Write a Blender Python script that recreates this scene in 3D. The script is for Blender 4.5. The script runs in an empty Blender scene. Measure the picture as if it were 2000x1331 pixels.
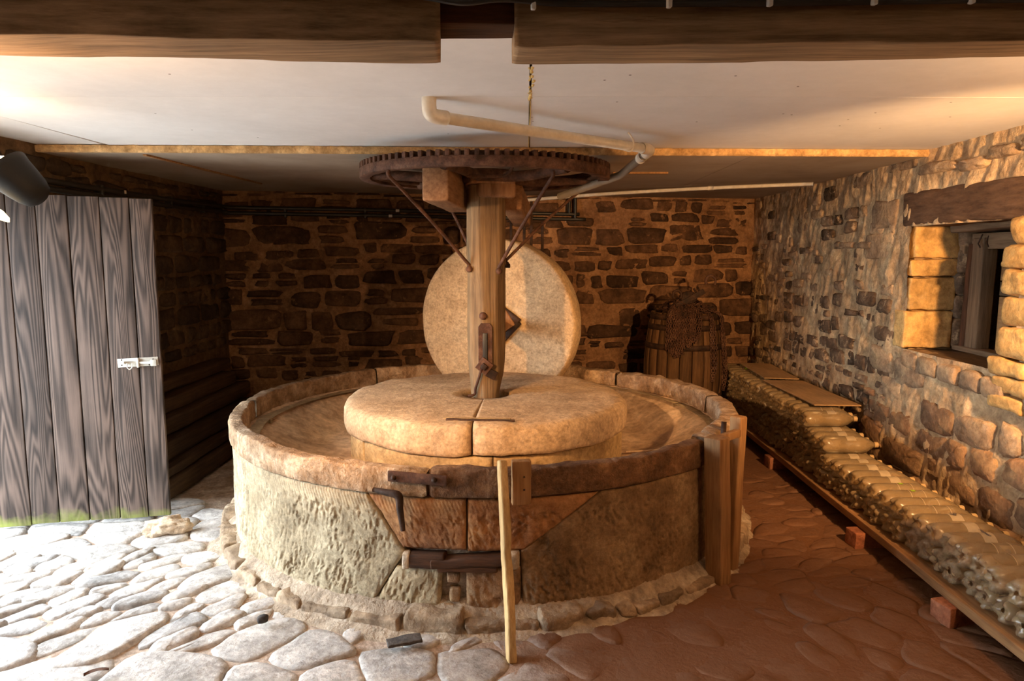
import bpy, bmesh, math, random
import numpy as np
from mathutils import Vector, Matrix, Euler

random.seed(7)
RNG = np.random.default_rng(11)
SC = bpy.context.scene
COL = SC.collection
PI = math.pi

# ------------------------------------------------------------------ camera
cam_d = bpy.data.cameras.new('camera')
cam = bpy.data.objects.new('camera', cam_d); COL.objects.link(cam)
cam.location = (0, 0, 1.46)
cam.rotation_euler = (math.radians(90 - 6.9), 0, math.radians(1.16))
cam_d.sensor_width = 36; cam_d.lens = 1380 / 2000 * 36; cam_d.clip_start = 0.05
SC.camera = cam

# ------------------------------------------------------------------ daylight
world = bpy.data.worlds.new('world'); SC.world = world
world.use_nodes = True
bg = world.node_tree.nodes['Background']
bg.inputs[0].default_value = (0.75, 0.88, 1.0, 1)
bg.inputs[1].default_value = 20.0
SC.view_settings.view_transform = 'Standard'
SC.view_settings.look = 'None'
SC.view_settings.exposure = 0.38
SC.view_settings.gamma = 1.0
SC.view_settings.use_curve_mapping = False
SC.cycles.use_denoising = True
SC.cycles.adaptive_threshold = 0.05
SC.cycles.transparent_max_bounces = 10
SC.cycles.max_bounces = 6
SC.cycles.glossy_bounces = 2
SC.cycles.diffuse_bounces = 4
SC.cycles.sample_clamp_indirect = 6.0

WARM = (1.0, 0.56, 0.24)
LAMP_LEFT_W = 255.0     # flood lamp on the beam, left of the camera
LAMP_RIGHT_W = 280.0    # flood lamp on the beam, right of the camera
LAMP_DOOR_W = 1.5      # lamp by the door

# ------------------------------------------------------------------ helpers: noise
def _hash(ix, iy, iz, seed):
    h = (ix.astype(np.int64) * 374761393 + iy.astype(np.int64) * 668265263 + iz.astype(np.int64) * 2147483647 + seed * 974711) & 0xffffffff
    h = ((h ^ (h >> 13)) * 1274126177) & 0xffffffff
    h = h ^ (h >> 16)
    return (h & 0xffff) / 65535.0
def vn(P, f=1.0, seed=0):
    P = np.asarray(P, float) * f
    I = np.floor(P); F = P - I; F = F * F * (3 - 2 * F)
    I = I.astype(np.int64); x, y, z = I[..., 0], I[..., 1], I[..., 2]; u, v, w = F[..., 0], F[..., 1], F[..., 2]
    r = 0
    for dx in (0, 1):
        for dy in (0, 1):
            for dz in (0, 1):
                r = r + _hash(x + dx, y + dy, z + dz, seed) * (u if dx else 1 - u) * (v if dy else 1 - v) * (w if dz else 1 - w)
    return r * 2 - 1
def fbm(P, f=1.0, seed=0, o=3):
    r = 0; a = 1.0; t = 0
    for i in range(o):
        r = r + a * vn(P, f * 2 ** i, seed + i * 17); t += a; a *= .5
    return r / t

# ------------------------------------------------------------------ helpers: objects
ABS = {}
def lin(h):
    h = h.lstrip('#'); c = [int(h[i:i + 2], 16) / 255 for i in (0, 2, 4)]
    return tuple(((x + .055) / 1.055) ** 2.4 if x > .04045 else x / 12.92 for x in c)
def tag(o, label=None, cat=None, group=None, kind=None):
    if label: o['label'] = label
    if cat: o['category'] = cat
    if group: o['group'] = group
    if kind: o['kind'] = kind
    return o
def thing(name, loc, label, cat, group=None, rot=None):
    o = bpy.data.objects.new(name, None); COL.objects.link(o)
    o.location = loc; o.empty_display_size = .05
    if rot is not None: o.rotation_euler = rot
    ABS[o] = Vector(loc)
    return tag(o, label, cat, group)
def mesh(name, V, F, mat, smooth=True):
    me = bpy.data.meshes.new(name)
    me.from_pydata(np.asarray(V, float).tolist(), [], F if isinstance(F, list) else np.asarray(F).tolist())
    if smooth: me.polygons.foreach_set('use_smooth', np.ones(len(me.polygons), bool))
    me.materials.append(mat)
    me.update()
    return me
def mk(name, VF, mat, parent=None, smooth=True, origin=None):
    """world-space geometry as one object, origin at its centre (or given)"""
    V, F = VF; V = np.asarray(V, float)
    c = np.array(origin) if origin is not None else (V.min(0) + V.max(0)) / 2
    o = bpy.data.objects.new(name, mesh(name, V - c, F, mat, smooth)); COL.objects.link(o)
    ABS[o] = Vector(c)
    if parent is not None:
        o.parent = parent; o.location = Vector(c) - ABS[parent]
    else: o.location = c
    return o
def inst(name, me, parent, loc, rot=(0, 0, 0)):
    o = bpy.data.objects.new(name, me); COL.objects.link(o)
    o.location = Vector(loc) - (ABS[parent] if parent else Vector((0, 0, 0)))
    o.rotation_euler = rot; ABS[o] = Vector(loc)
    if parent: o.parent = parent
    return o
def local(name, me, parent):
    o = bpy.data.objects.new(name, me); COL.objects.link(o); o.parent = parent; return o
def join(*parts):
    Vs, Fs, n = [], [], 0
    for V, F in parts:
        V = np.asarray(V, float); Vs.append(V)
        Fs += [[i + n for i in f] for f in (F if isinstance(F, list) else F.tolist())]; n += len(V)
    return np.concatenate(Vs), Fs
def gridfaces(nu, nv, cu=False, cv=False, flip=False):
    I = np.arange(nu if cu else nu - 1)[:, None]; J = np.arange(nv if cv else nv - 1)[None]
    a = I * nv + J; b = ((I + 1) % nu) * nv + J; c = ((I + 1) % nu) * nv + (J + 1) % nv; d = I * nv + (J + 1) % nv
    F = np.stack([a, b, c, d], -1).reshape(-1, 4)
    return (F[:, ::-1] if flip else F).tolist()
def axis(h, r, n):
    if n < 1: n = 1
    m = np.linspace(-(h - r), h - r, n + 1)
    return np.concatenate([[-h, -h + r * .35], m, [h - r * .35, h]])
def rbox(c, s, r=.006, n=(1, 1, 1), amp=0., f=6., M=None, seed=0, fine=0.):
    """rounded box, size s, centre c, optional 3x3 rotation, surface noise"""
    h = np.array(s, float) / 2; r = min(r, h.min() * .49)
    A = [axis(h[i], r, n[i]) for i in range(3)]
    Vs, Fs, k = [], [], 0
    for ax in range(3):
        u, v = [i for i in range(3) if i != ax]
        U, W = np.meshgrid(A[u], A[v], indexing='ij')
        for sg in (-1, 1):
            P = np.zeros(U.shape + (3,)); P[..., u] = U; P[..., v] = W; P[..., ax] = sg * h[ax]
            fl = (sg < 0) ^ (ax == 1)
            Fs += [[i + k for i in q] for q in gridfaces(len(A[u]), len(A[v]), flip=fl)]
            Vs.append(P.reshape(-1, 3)); k += P.shape[0] * P.shape[1]
    V = np.concatenate(Vs)
    q = np.clip(V, -(h - r), h - r); d = V - q; L = np.linalg.norm(d, axis=1, keepdims=True); L[L < 1e-9] = 1
    N = d / L
    V = q + N * np.minimum(L, r) if r > 0 else V
    off = np.array(c, float)
    if amp:
        S = (V + off)
        V = V + np.stack([fbm(S, f, seed + 1), fbm(S, f, seed + 2), fbm(S, f, seed + 3)], 1) * amp
    if fine:
        V = V + N * fbm(V + off, f * 6, seed + 9)[:, None] * fine
    # weld
    key = {}; idx = np.zeros(len(V), int); out = []
    R = np.round(V, 6)
    for i, t in enumerate(map(tuple, R)):
        j = key.get(t)
        if j is None: j = key[t] = len(out); out.append(V[i])
        idx[i] = j
    F = []
    for q in Fs:
        g = [int(idx[i]) for i in q]
        g = [a for i, a in enumerate(g) if a != g[i - 1]]
        if len(g) > 2: F.append(g)
    V = np.array(out)
    if M is not None: V = V @ np.array(M).T
    return V + off, F
def rotz(a): c, s = math.cos(a), math.sin(a); return np.array([[c, -s, 0], [s, c, 0], [0, 0, 1]])
def frame(d, up=(0, 0, 1)):
    """3x3 with Z column along d"""
    z = np.array(d, float); z /= np.linalg.norm(z)
    x = np.cross(up, z)
    if np.linalg.norm(x) < 1e-4: x = np.cross((1, 0, 0), z)
    x /= np.linalg.norm(x); y = np.cross(z, x)
    return np.stack([x, y, z], 1)
def bar(a, b, w, t, r=.004, n=1, amp=0., f=8., up=(0, 0, 1), seed=0, fine=0.):
    """box timber from a to b; w across, t thick (t along 'up')"""
    a = np.array(a, float); b = np.array(b, float)
    return rbox((a + b) / 2, (w, t, np.linalg.norm(b - a)), r, (1, 1, n), amp, f, frame(b - a, up), seed, fine)
def tube(P, r, seg=8, closed=False, caps=True):
    P = np.array(P, float); n = len(P)
    T = np.gradient(P, axis=0) if not closed else np.roll(P, -1, 0) - np.roll(P, 1, 0)
    T /= np.linalg.norm(T, axis=1, keepdims=True) + 1e-12
    x = np.cross(T[0], (0, 0, 1)); x = x if np.linalg.norm(x) > .1 else np.cross(T[0], (1, 0, 0)); x /= np.linalg.norm(x)
    R = np.broadcast_to(r, n) if np.ndim(r) == 0 else np.array(r)
    A = np.linspace(0, 2 * PI, seg, endpoint=False); V = []
    for i in range(n):
        x = x - T[i] * (x @ T[i]); x /= np.linalg.norm(x); y = np.cross(T[i], x)
        V.append(P[i] + R[i] * (np.cos(A)[:, None] * x + np.sin(A)[:, None] * y))
    V = np.concatenate(V); F = gridfaces(n, seg, cu=closed, cv=True)
    if caps and not closed:
        F = F + [list(range(seg))[::-1], list(range((n - 1) * seg, n * seg))]
    return V, F
def smooth_path(P, k=6):
    P = np.array(P, float); out = []
    E = np.vstack([2 * P[0] - P[1], P, 2 * P[-1] - P[-2]])
    for i in range(1, len(E) - 2):
        a, b, c, d = E[i - 1:i + 3]
        for t in np.linspace(0, 1, k, endpoint=False):
            out.append(.5 * (2 * b + (c - a) * t + (2 * a - 5 * b + 4 * c - d) * t * t + (3 * b - a - 3 * c + d) * t ** 3))
    out.append(P[-1]); return np.array(out)
def lathe(prof, n, M=None, c=(0, 0, 0), a0=0, a1=2 * PI):
    prof = np.array(prof, float); full = abs(a1 - a0 - 2 * PI) < 1e-6
    A = np.linspace(a0, a1, n, endpoint=not full)
    V = np.stack([np.cos(A)[:, None] * prof[:, 0], np.sin(A)[:, None] * prof[:, 0], np.broadcast_to(prof[:, 1], (n, len(prof)))], -1).reshape(-1, 3)
    if M is not None: V = V @ np.array(M).T
    return V + np.array(c), gridfaces(n, len(prof), cu=full)
def disc(c, r, d, n=16):
    M = frame(d); A = np.linspace(0, 2 * PI, n, endpoint=False)
    return np.stack([np.cos(A) * r, np.sin(A) * r, A * 0], 1) @ M.T + np.array(c), [list(range(n))]
def dome(c, d, r, h, n=10):
    return lathe([(r, -h * .5), (r, 0), (r * .9, h * .45), (r * .6, h * .85), (0.0005, h)], n, frame(d), c)

# ------------------------------------------------------------------ helpers: materials
def _nt(name):
    m = bpy.data.materials.new(name); m.use_nodes = True
    t = m.node_tree; return m, t, t.nodes, t.links, t.nodes['Principled BSDF']
def _ramp(N, pts):
    r = N.new('ShaderNodeValToRGB'); e = r.color_ramp.elements
    while len(e) < len(pts): e.new(.5)
    for k, (p, c) in enumerate(pts): e[k].position = p; e[k].color = (*c[:3], 1)
    return r
def _mix(N, L, fac, a, b, mode='MIX'):
    x = N.new('ShaderNodeMix'); x.data_type = 'RGBA'; x.blend_type = mode
    for s, v in ((x.inputs[0], fac), (x.inputs[6], a), (x.inputs[7], b)):
        if hasattr(v, 'is_linked') or hasattr(v, 'links'): L.new(v, s)
        elif isinstance(v, (int, float)): s.default_value = v
        else: s.default_value = (*v[:3], 1)
    return x.outputs[2]
def _noise(N, L, vec, scale, detail=4, rough=.6, dist=0):
    n = N.new('ShaderNodeTexNoise'); n.inputs['Scale'].default_value = scale; n.inputs['Detail'].default_value = detail
    n.inputs['Roughness'].default_value = rough; n.inputs['Distortion'].default_value = dist
    if vec is not None: L.new(vec, n.inputs['Vector'])
    return n.outputs['Fac']
def stone(name, cols, scale=5, rough=.92, bump=.35, bscale=60, bdist=.01, var=.25, spots=None, extra=None, grain=.42):
    """mottled mineral surface: broad tone noise, grain, per-object tone, bump"""
    m, t, N, L, P = _nt(name)
    g = N.new('ShaderNodeNewGeometry').outputs['Position']
    k = len(cols); r = _ramp(N, [(.3 + .4 * i / (k - 1), c) for i, c in enumerate(cols)])
    L.new(_noise(N, L, g, scale, 5, .62, .3), r.inputs[0]); col = r.outputs[0]
    gr = _ramp(N, [(.25, (1 - grain,) * 3), (.75, (1 + grain * .65,) * 3)]); L.new(_noise(N, L, g, bscale * .8, 4, .7), gr.inputs[0])
    col = _mix(N, L, 1.0, col, gr.outputs[0], 'MULTIPLY')
    if grain > .1:
        mg = _ramp(N, [(.36, (.74, .73, .72)), (.5, (1, 1, 1)), (.66, (1.14, 1.14, 1.13))]); L.new(_noise(N, L, g, bscale * .3, 5, .75, .6), mg.inputs[0])
        col = _mix(N, L, 1.0, col, mg.outputs[0], 'MULTIPLY')
    if var:
        oi = N.new('ShaderNodeObjectInfo'); vr = _ramp(N, [(0, (1 - var,) * 3), (.5, (1, .97, .93)), (1, (1 + var, 1 + var * .9, 1 + var * .7))])
        L.new(oi.outputs['Random'], vr.inputs[0]); col = _mix(N, L, 1.0, col, vr.outputs[0], 'MULTIPLY')
    if spots:
        sr = _ramp(N, [(spots[1], (0, 0, 0)), (spots[1] + .08, (1, 1, 1))]); L.new(_noise(N, L, g, spots[2], 6, .7, .4), sr.inputs[0])
        col = _mix(N, L, sr.outputs[0], col, spots[0])
    if extra: col = extra(N, L, g, col)
    L.new(col, P.inputs['Base Color']); P.inputs['Roughness'].default_value = rough
    P.inputs['Specular IOR Level'].default_value = .25
    b = N.new('ShaderNodeBump'); b.inputs['Strength'].default_value = bump; b.inputs['Distance'].default_value = bdist
    mm = N.new('ShaderNodeMath'); mm.operation = 'ADD'
    L.new(_noise(N, L, g, bscale, 4, .65), mm.inputs[0]); L.new(_noise(N, L, g, bscale * .25, 3, .6, .5), mm.inputs[1])
    L.new(mm.outputs[0], b.inputs['Height']); L.new(b.outputs[0], P.inputs['Normal'])
    return m
def wood(name, c_dark, c_light, ax=2, scale=18, stretch=.05, rough=.8, bump=.3, rings=0., var=.18, extra=None, spec=.25, bdist=.004):
    m, t, N, L, P = _nt(name)
    tc = N.new('ShaderNodeTexCoord').outputs['Object']
    oi = N.new('ShaderNodeObjectInfo')
    vm = N.new('ShaderNodeVectorMath'); vm.operation = 'SCALE'; vm.inputs[0].default_value = (37.3, 21.7, 53.1); L.new(oi.outputs['Random'], vm.inputs['Scale'])
    ad = N.new('ShaderNodeVectorMath'); ad.operation = 'ADD'; L.new(tc, ad.inputs[0]); L.new(vm.outputs[0], ad.inputs[1])
    mp = N.new('ShaderNodeMapping'); s = [1, 1, 1]; s[ax] = stretch; mp.inputs['Scale'].default_value = s; L.new(ad.outputs[0], mp.inputs['Vector'])
    v = mp.outputs[0]
    fib = _noise(N, L, v, scale * 4, 6, .7)
    if rings:
        mp2 = N.new('ShaderNodeMapping'); s = [1, .02, 1]; s[ax] = .085; mp2.inputs['Scale'].default_value = s; L.new(ad.outputs[0], mp2.inputs['Vector'])
        low = _noise(N, L, mp2.outputs[0], rings, 2, .4, .5)
        mu = N.new('ShaderNodeMath'); mu.operation = 'MULTIPLY'; mu.inputs[1].default_value = 120; L.new(low, mu.inputs[0])
        sn = N.new('ShaderNodeMath'); sn.operation = 'SINE'; L.new(mu.outputs[0], sn.inputs[0])
        m1 = N.new('ShaderNodeMath'); m1.operation = 'MULTIPLY_ADD'; m1.inputs[1].default_value = .17; m1.inputs[2].default_value = .26; L.new(sn.outputs[0], m1.inputs[0])
        m2 = N.new('ShaderNodeMath'); m2.operation = 'MULTIPLY_ADD'; m2.inputs[1].default_value = .5; L.new(fib, m2.inputs[0]); L.new(m1.outputs[0], m2.inputs[2]); h = m2.outputs[0]
    else: h = fib
    r = _ramp(N, [(.25, c_dark), (.8, c_light)]); L.new(h, r.inputs[0]); col = r.outputs[0]
    br = _ramp(N, [(.3, (.75, .75, .75)), (.7, (1.15, 1.12, 1.1))]); L.new(_noise(N, L, ad.outputs[0], 4, 3, .5), br.inputs[0])
    col = _mix(N, L, 1.0, col, br.outputs[0], 'MULTIPLY')
    vr = _ramp(N, [(0, (1 - var,) * 3), (1, (1 + var,) * 3)]); L.new(oi.outputs['Random'], vr.inputs[0]); col = _mix(N, L, 1.0, col, vr.outputs[0], 'MULTIPLY')
    if extra: col = extra(N, L, N.new('ShaderNodeNewGeometry').outputs['Position'], col)
    L.new(col, P.inputs['Base Color']); P.inputs['Roughness'].default_value = rough; P.inputs['Specular IOR Level'].default_value = spec
    b = N.new('ShaderNodeBump'); b.inputs['Strength'].default_value = bump; b.inputs['Distance'].default_value = bdist; L.new(h, b.inputs['Height']); L.new(b.outputs[0], P.inputs['Normal'])
    return m
def plain(name, c, rough=.5, metal=0., spec=.5, emit=None, es=0):
    m, t, N, L, P = _nt(name)
    n = _ramp(N, [(.3, tuple(x * .85 for x in c)), (.7, tuple(min(1, x * 1.1) for x in c))])
    L.new(_noise(N, L, N.new('ShaderNodeNewGeometry').outputs['Position'], 25, 4, .6), n.inputs[0]); L.new(n.outputs[0], P.inputs['Base Color'])
    P.inputs['Roughness'].default_value = rough; P.inputs['Metallic'].default_value = metal; P.inputs['Specular IOR Level'].default_value = spec
    if emit: P.inputs['Emission Color'].default_value = (*emit, 1); P.inputs['Emission Strength'].default_value = es
    return m

def _moss(N, L, g, col):          # green algae along the foot of the door boards
    sx = N.new('ShaderNodeSeparateXYZ'); L.new(g, sx.inputs[0])
    a = N.new('ShaderNodeMath'); a.operation = 'MULTIPLY_ADD'; a.inputs[1].default_value = .22; L.new(_noise(N, L, g, 7, 4, .6), a.inputs[0]); L.new(sx.outputs[2], a.inputs[2])
    r = _ramp(N, [(.12, (.8, .8, .8)), (.20, (0, 0, 0))]); L.new(a.outputs[0], r.inputs[0])
    return _mix(N, L, r.outputs[0], col, lin('#7d823c'))
def _lichen(N, L, g, col):
    r = _ramp(N, [(.55, (0, 0, 0)), (.7, (.7, .7, .7))]); L.new(_noise(N, L, g, 3, 5, .7), r.inputs[0])
    return _mix(N, L, r.outputs[0], col, lin('#b9a266'))
def _reddust(N, L, g, col):       # red earth trodden over the stones away from the doorway
    sx = N.new('ShaderNodeSeparateXYZ'); L.new(g, sx.inputs[0])
    a = N.new('ShaderNodeMath'); a.operation = 'MULTIPLY_ADD'; a.inputs[1].default_value = .9; L.new(_noise(N, L, g, 2.5, 5, .65), a.inputs[0]); L.new(sx.outputs[0], a.inputs[2])
    r = _ramp(N, [(.05, (0, 0, 0)), (.65, (.95, .95, .95))]); L.new(a.outputs[0], r.inputs[0])
    return _mix(N, L, r.outputs[0], col, lin('#6b4529'))

M = {}
def wood_axes(name, *a, **k):      # the same timber with its grain along X, Y or Z
    for i, sfx in enumerate(('_x', '_y', '')): M[name + sfx] = wood(name + sfx, *a[:2], i, *a[2:], **k)
M['mortar_back'] = stone('mortar_back', [lin('#7d5a3e'), lin('#9c7350'), lin('#b08762')], 4, bump=.8, bscale=45, var=0)
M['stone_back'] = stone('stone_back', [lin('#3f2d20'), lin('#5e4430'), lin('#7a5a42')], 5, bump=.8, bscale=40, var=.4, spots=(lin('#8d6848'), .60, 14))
M['mortar_side'] = stone('mortar_side', [lin('#94785a'), lin('#b89a74'), lin('#cfb48c')], 5, bump=.9, bscale=32, var=0, spots=(lin('#7d6449'), .62, 9))
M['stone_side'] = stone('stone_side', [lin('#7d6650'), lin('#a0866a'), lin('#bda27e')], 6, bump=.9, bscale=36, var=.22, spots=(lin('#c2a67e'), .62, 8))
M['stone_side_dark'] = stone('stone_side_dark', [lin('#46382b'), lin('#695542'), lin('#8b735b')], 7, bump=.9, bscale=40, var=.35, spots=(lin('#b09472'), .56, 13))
M['stone_jamb'] = stone('stone_jamb', [lin('#a2804f'), lin('#c79f63'), lin('#d8b678')], 5, bump=.6, bscale=30, var=.12)
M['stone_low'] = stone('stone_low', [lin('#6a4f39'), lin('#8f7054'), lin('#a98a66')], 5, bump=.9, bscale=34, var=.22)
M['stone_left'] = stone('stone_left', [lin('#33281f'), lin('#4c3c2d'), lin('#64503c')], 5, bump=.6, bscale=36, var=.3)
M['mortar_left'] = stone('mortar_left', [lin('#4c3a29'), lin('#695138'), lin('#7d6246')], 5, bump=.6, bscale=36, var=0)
M['cobble'] = stone('cobble', [lin('#96908a'), lin('#b3aca6'), lin('#cac2ba')], 5, rough=.72, bump=.5, bscale=45, var=.16, extra=_reddust)
M['earth'] = stone('earth', [lin('#93765f'), lin('#b29a86'), lin('#c9b6a4')], 6, rough=.95, bump=.6, bscale=50, var=0, extra=_reddust)
M['vat_stone'] = stone('vat_stone', [lin('#8d7a5e'), lin('#a99678'), lin('#bfae8f')], 4, bump=.45, bscale=60, var=.08)
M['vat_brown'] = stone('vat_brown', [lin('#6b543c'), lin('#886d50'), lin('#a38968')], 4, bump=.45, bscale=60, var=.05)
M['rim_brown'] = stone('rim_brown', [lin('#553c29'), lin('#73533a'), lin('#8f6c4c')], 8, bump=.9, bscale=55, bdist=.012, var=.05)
M['vat_red'] = stone('vat_red', [lin('#85593a'), lin('#a6744b'), lin('#b98a5c')], 5, bump=.4, bscale=55, var=.08)
M['rim'] = stone('rim', [lin('#73593f'), lin('#967a5e'), lin('#bda58a')], 8, bump=.9, bscale=55, bdist=.012, var=.1)
M['trough'] = stone('trough', [lin('#a4866a'), lin('#c3a688'), lin('#d6bda2')], 3.5, rough=.7, bump=.2, bscale=30, var=0)
M['mill'] = stone('mill', [lin('#9c8162'), lin('#bb9f7e'), lin('#ceb392')], 3, bump=.35, bscale=70, var=.06)
M['mill_base'] = stone('mill_base', [lin('#8d7350'), lin('#ad9168'), lin('#bfa478')], 4, bump=.4, bscale=50, var=.08)
M['runner'] = stone('runner', [lin('#a98d6b'), lin('#bfa27d'), lin('#cbb18d')], 3, bump=.35, bscale=90, bdist=.006, var=0, spots=(lin('#6d5138'), .72, 22))
M['plinth'] = stone('plinth', [lin('#8a7560'), lin('#a8937c'), lin('#c0ae98')], 6, bump=.9, bscale=40, bdist=.014, var=0)
M['plinth_stone'] = stone('plinth_stone', [lin('#745f4c'), lin('#937d66'), lin('#ad9880')], 7, bump=.8, bscale=40, var=.2)
M['rock'] = stone('rock', [lin('#a08468'), lin('#c2a88c'), lin('#d6c3aa')], 9, bump=.7, bscale=50, var=0)
M['slate'] = stone('slate', [lin('#3a3634'), lin('#57504b')], 9, bump=.5, bscale=60, var=.1)
wood_axes('timber_dark', lin('#2e2117'), lin('#5c4530'), 16, .05, bump=.5)
wood_axes('beam', lin('#5f4831'), lin('#c8a47c'), 14, .06, bump=.45, var=.1)
M['post'] = wood('post', lin('#4a3828'), lin('#a88962'), 2, 18, .03, bump=.7, var=.05)
wood_axes('cross', lin('#6d4b32'), lin('#b08762'), 12, .1, bump=.4, var=.1)
wood_axes('prop', lin('#75502f'), lin('#b58a5c'), 16, .05, bump=.4, var=.12)
M['stake'] = wood('stake', lin('#9c7747'), lin('#e0bd86'), 2, 22, .04, bump=.5, var=.0)
wood_axes('rotten', lin('#2a1a10'), lin('#6b4429'), 18, .08, bump=.8, var=.2)
M['door'] = wood('door', lin('#1f1813'), lin('#66554b'), 2, 34, .025, bump=.35, rings=7., var=.22, extra=_moss)
wood_axes('frame_wood', lin('#4a3827'), lin('#8b7358'), 18, .05, bump=.5, var=.15)
wood_axes('lintel', lin('#3f2c1e'), lin('#7c6048'), 10, .2, bump=.7, var=0, bdist=.01)
M['ply'] = wood('ply', lin('#8f6f4c'), lin('#b8956a'), 1, 14, .1, bump=.1, var=.05)
M['barrel'] = wood('barrel', lin('#3a2717'), lin('#7a5836'), 2, 18, .06, bump=.4, var=.25)
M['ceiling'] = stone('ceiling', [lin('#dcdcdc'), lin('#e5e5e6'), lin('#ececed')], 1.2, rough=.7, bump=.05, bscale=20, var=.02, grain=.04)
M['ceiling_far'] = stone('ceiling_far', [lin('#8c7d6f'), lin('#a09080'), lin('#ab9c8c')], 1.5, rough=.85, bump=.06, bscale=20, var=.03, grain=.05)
M['board_edge'] = stone('board_edge', [lin('#a07a4c'), lin('#c49c68'), lin('#d8b482')], 9, bump=.6, bscale=60, var=0)
M['foam'] = plain('foam', lin('#d8be7e'), .9)
M['rust'] = stone('rust', [lin('#33231a'), lin('#55392b'), lin('#705241')], 12, rough=.75, bump=.6, bscale=90, bdist=.004, var=.12)
M['iron'] = stone('iron', [lin('#241812'), lin('#3a281c'), lin('#4d3527')], 14, rough=.7, bump=.4, bscale=90, bdist=.003, var=.15)
M['black'] = plain('black_plastic', lin('#2a2723'), .45)
M['lamp_black'] = plain('lamp_black', lin('#15110d'), .6, spec=.2)
M['pvc'] = plain('pvc', lin('#dcd2c0'), .35)
M['pvc_dimmed'] = plain('pvc_dimmed', lin('#8a8174'), .4)  # same white pipe plastic, the dimmer light under the far ceiling put into its colour
M['zinc'] = plain('zinc', lin('#c9c4b8'), .35, .4)
M['tagwhite'] = plain('tag_white', lin('#d8d2c6'), .6)
M['brick'] = stone('brick', [lin('#7d4a33'), lin('#9a6146'), lin('#ad7558')], 8, bump=.6, bscale=60, var=.15)
M['cap'] = plain('cap', lin('#c9a877'), .5)
M['paper'] = plain('paper_label', lin('#a8967a'), .7)
M['inkblue'] = plain('ink_blue', lin('#22243f'), .7)
M['green'] = plain('leaf_green', lin('#8fae1e'), .7)
M['glow'] = plain('bulb_glow', (1, .8, .5), .5, emit=(1.0, .72, .38), es=22)
M['glow_soft'] = plain('reflector_glow', (1, .8, .5), .5, emit=(1.0, .72, .38), es=5)
M['ground'] = stone('ground', [lin('#8d8a84'), lin('#a5a29b')], 2, bump=.3, bscale=20, var=0)

def bottle_mat(name='bottle_plastic'):
    m = bpy.data.materials.new(name); m.use_nodes = True; N = m.node_tree.nodes; L = m.node_tree.links; N.clear()
    out = N.new('ShaderNodeOutputMaterial'); tr = N.new('ShaderNodeBsdfTransparent'); tr.inputs[0].default_value = (*lin('#f2ead8'), 1)
    df = N.new('ShaderNodeBsdfDiffuse'); df.inputs[0].default_value = (*lin('#b89d76'), 1)
    gl = N.new('ShaderNodeBsdfGlossy'); gl.inputs["Roughness"].default_value = .26
    g = N.new('ShaderNodeNewGeometry').outputs['Position']
    r = _ramp(N, [(.3, (.38, .38, .38)), (.75, (.54, .54, .54))]); L.new(_noise(N, L, g, 9, 3, .6), r.inputs[0])
    a = N.new('ShaderNodeMixShader'); L.new(r.outputs[0], a.inputs[0]); L.new(tr.outputs[0], a.inputs[1]); L.new(df.outputs[0], a.inputs[2])
    fr = N.new('ShaderNodeFresnel'); fr.inputs[0].default_value = 1.5
    b = N.new('ShaderNodeMixShader'); L.new(fr.outputs[0], b.inputs[0]); L.new(a.outputs[0], b.inputs[1]); L.new(gl.outputs[0], b.inputs[2])
    L.new(b.outputs[0], out.inputs[0]); return m
M['bottle'] = bottle_mat()

# ================================================================== STRUCTURE
XR, XL = 2.15, -2.5                      # inner faces of the side walls
BL, BR = np.array([-2.5, 5.85]), np.array([2.2, 6.82])   # ends of the back wall
ZC, ZF, ZN = 2.02, 1.985, 1.945          # ceilings: middle, far, near
VC = np.array([-.228, 4.0])              # centre of the mill

def wallgrid(o, du, dv, nu, nv, nrm, amp, f, seed, hole=None, streak=0.):
    """rough mortar sheet; o origin, du/dv edge vectors; hole(u,v)->bool removes cells"""
    o, du, dv, nrm = (np.array(a, float) for a in (o, du, dv, nrm))
    U, W = np.meshgrid(np.linspace(0, 1, nu), np.linspace(0, 1, nv), indexing='ij')
    P = o + U[..., None] * du + W[..., None] * dv
    n = fbm(P, f, seed, 4) * amp + fbm(P, f * .22, seed + 5, 2) * amp * 1.2
    if streak:
        Q = P.copy(); Q[..., 1] += Q[..., 2] * .35; Q[..., 2] *= .3
        n = n + fbm(Q, 22, seed + 31, 3) * streak
    P = P + n[..., None] * nrm
    F = gridfaces(nu, nv)
    if hole is not None:
        uc = (np.arange(nu - 1) + .5) / (nu - 1); vc = (np.arange(nv - 1) + .5) / (nv - 1)
        UU, VV = np.meshgrid(uc, vc, indexing='ij'); keep = ~hole(UU, VV).reshape(-1)
        F = [q for q, k in zip(F, keep) if k]
    return P.reshape(-1, 3), F
def rect_poly(w, h, n=18, jag=.08, round_=.35):
    """irregular rounded quadrilateral outline with a broken edge"""
    n = 18
    A = np.linspace(0, 2 * PI, n, endpoint=False) + RNG.uniform(-.1, .1, n)
    e = 2 / (2 + 2.2 * (1 - round_) * 2)
    c, s = np.cos(A), np.sin(A)
    x = np.sign(c) * np.abs(c) ** e * w / 2; y = np.sign(s) * np.abs(s) ** e * h / 2
    x = x * (1 + RNG.uniform(-.18, .12) * np.sign(y) * (np.abs(y) / h)); y = y * (1 + RNG.uniform(-.35, .35) * x / w)
    j = np.minimum(.3, jag + .006 / np.minimum(w, h)); k = RNG.uniform(-1, 1, n); k = k * .6 + np.roll(k, 1) * .4
    sc = 1 + k * j
    sk = RNG.uniform(-.15, .15)
    return np.stack([x * sc + sk * y, y * sc], 1)
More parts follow.
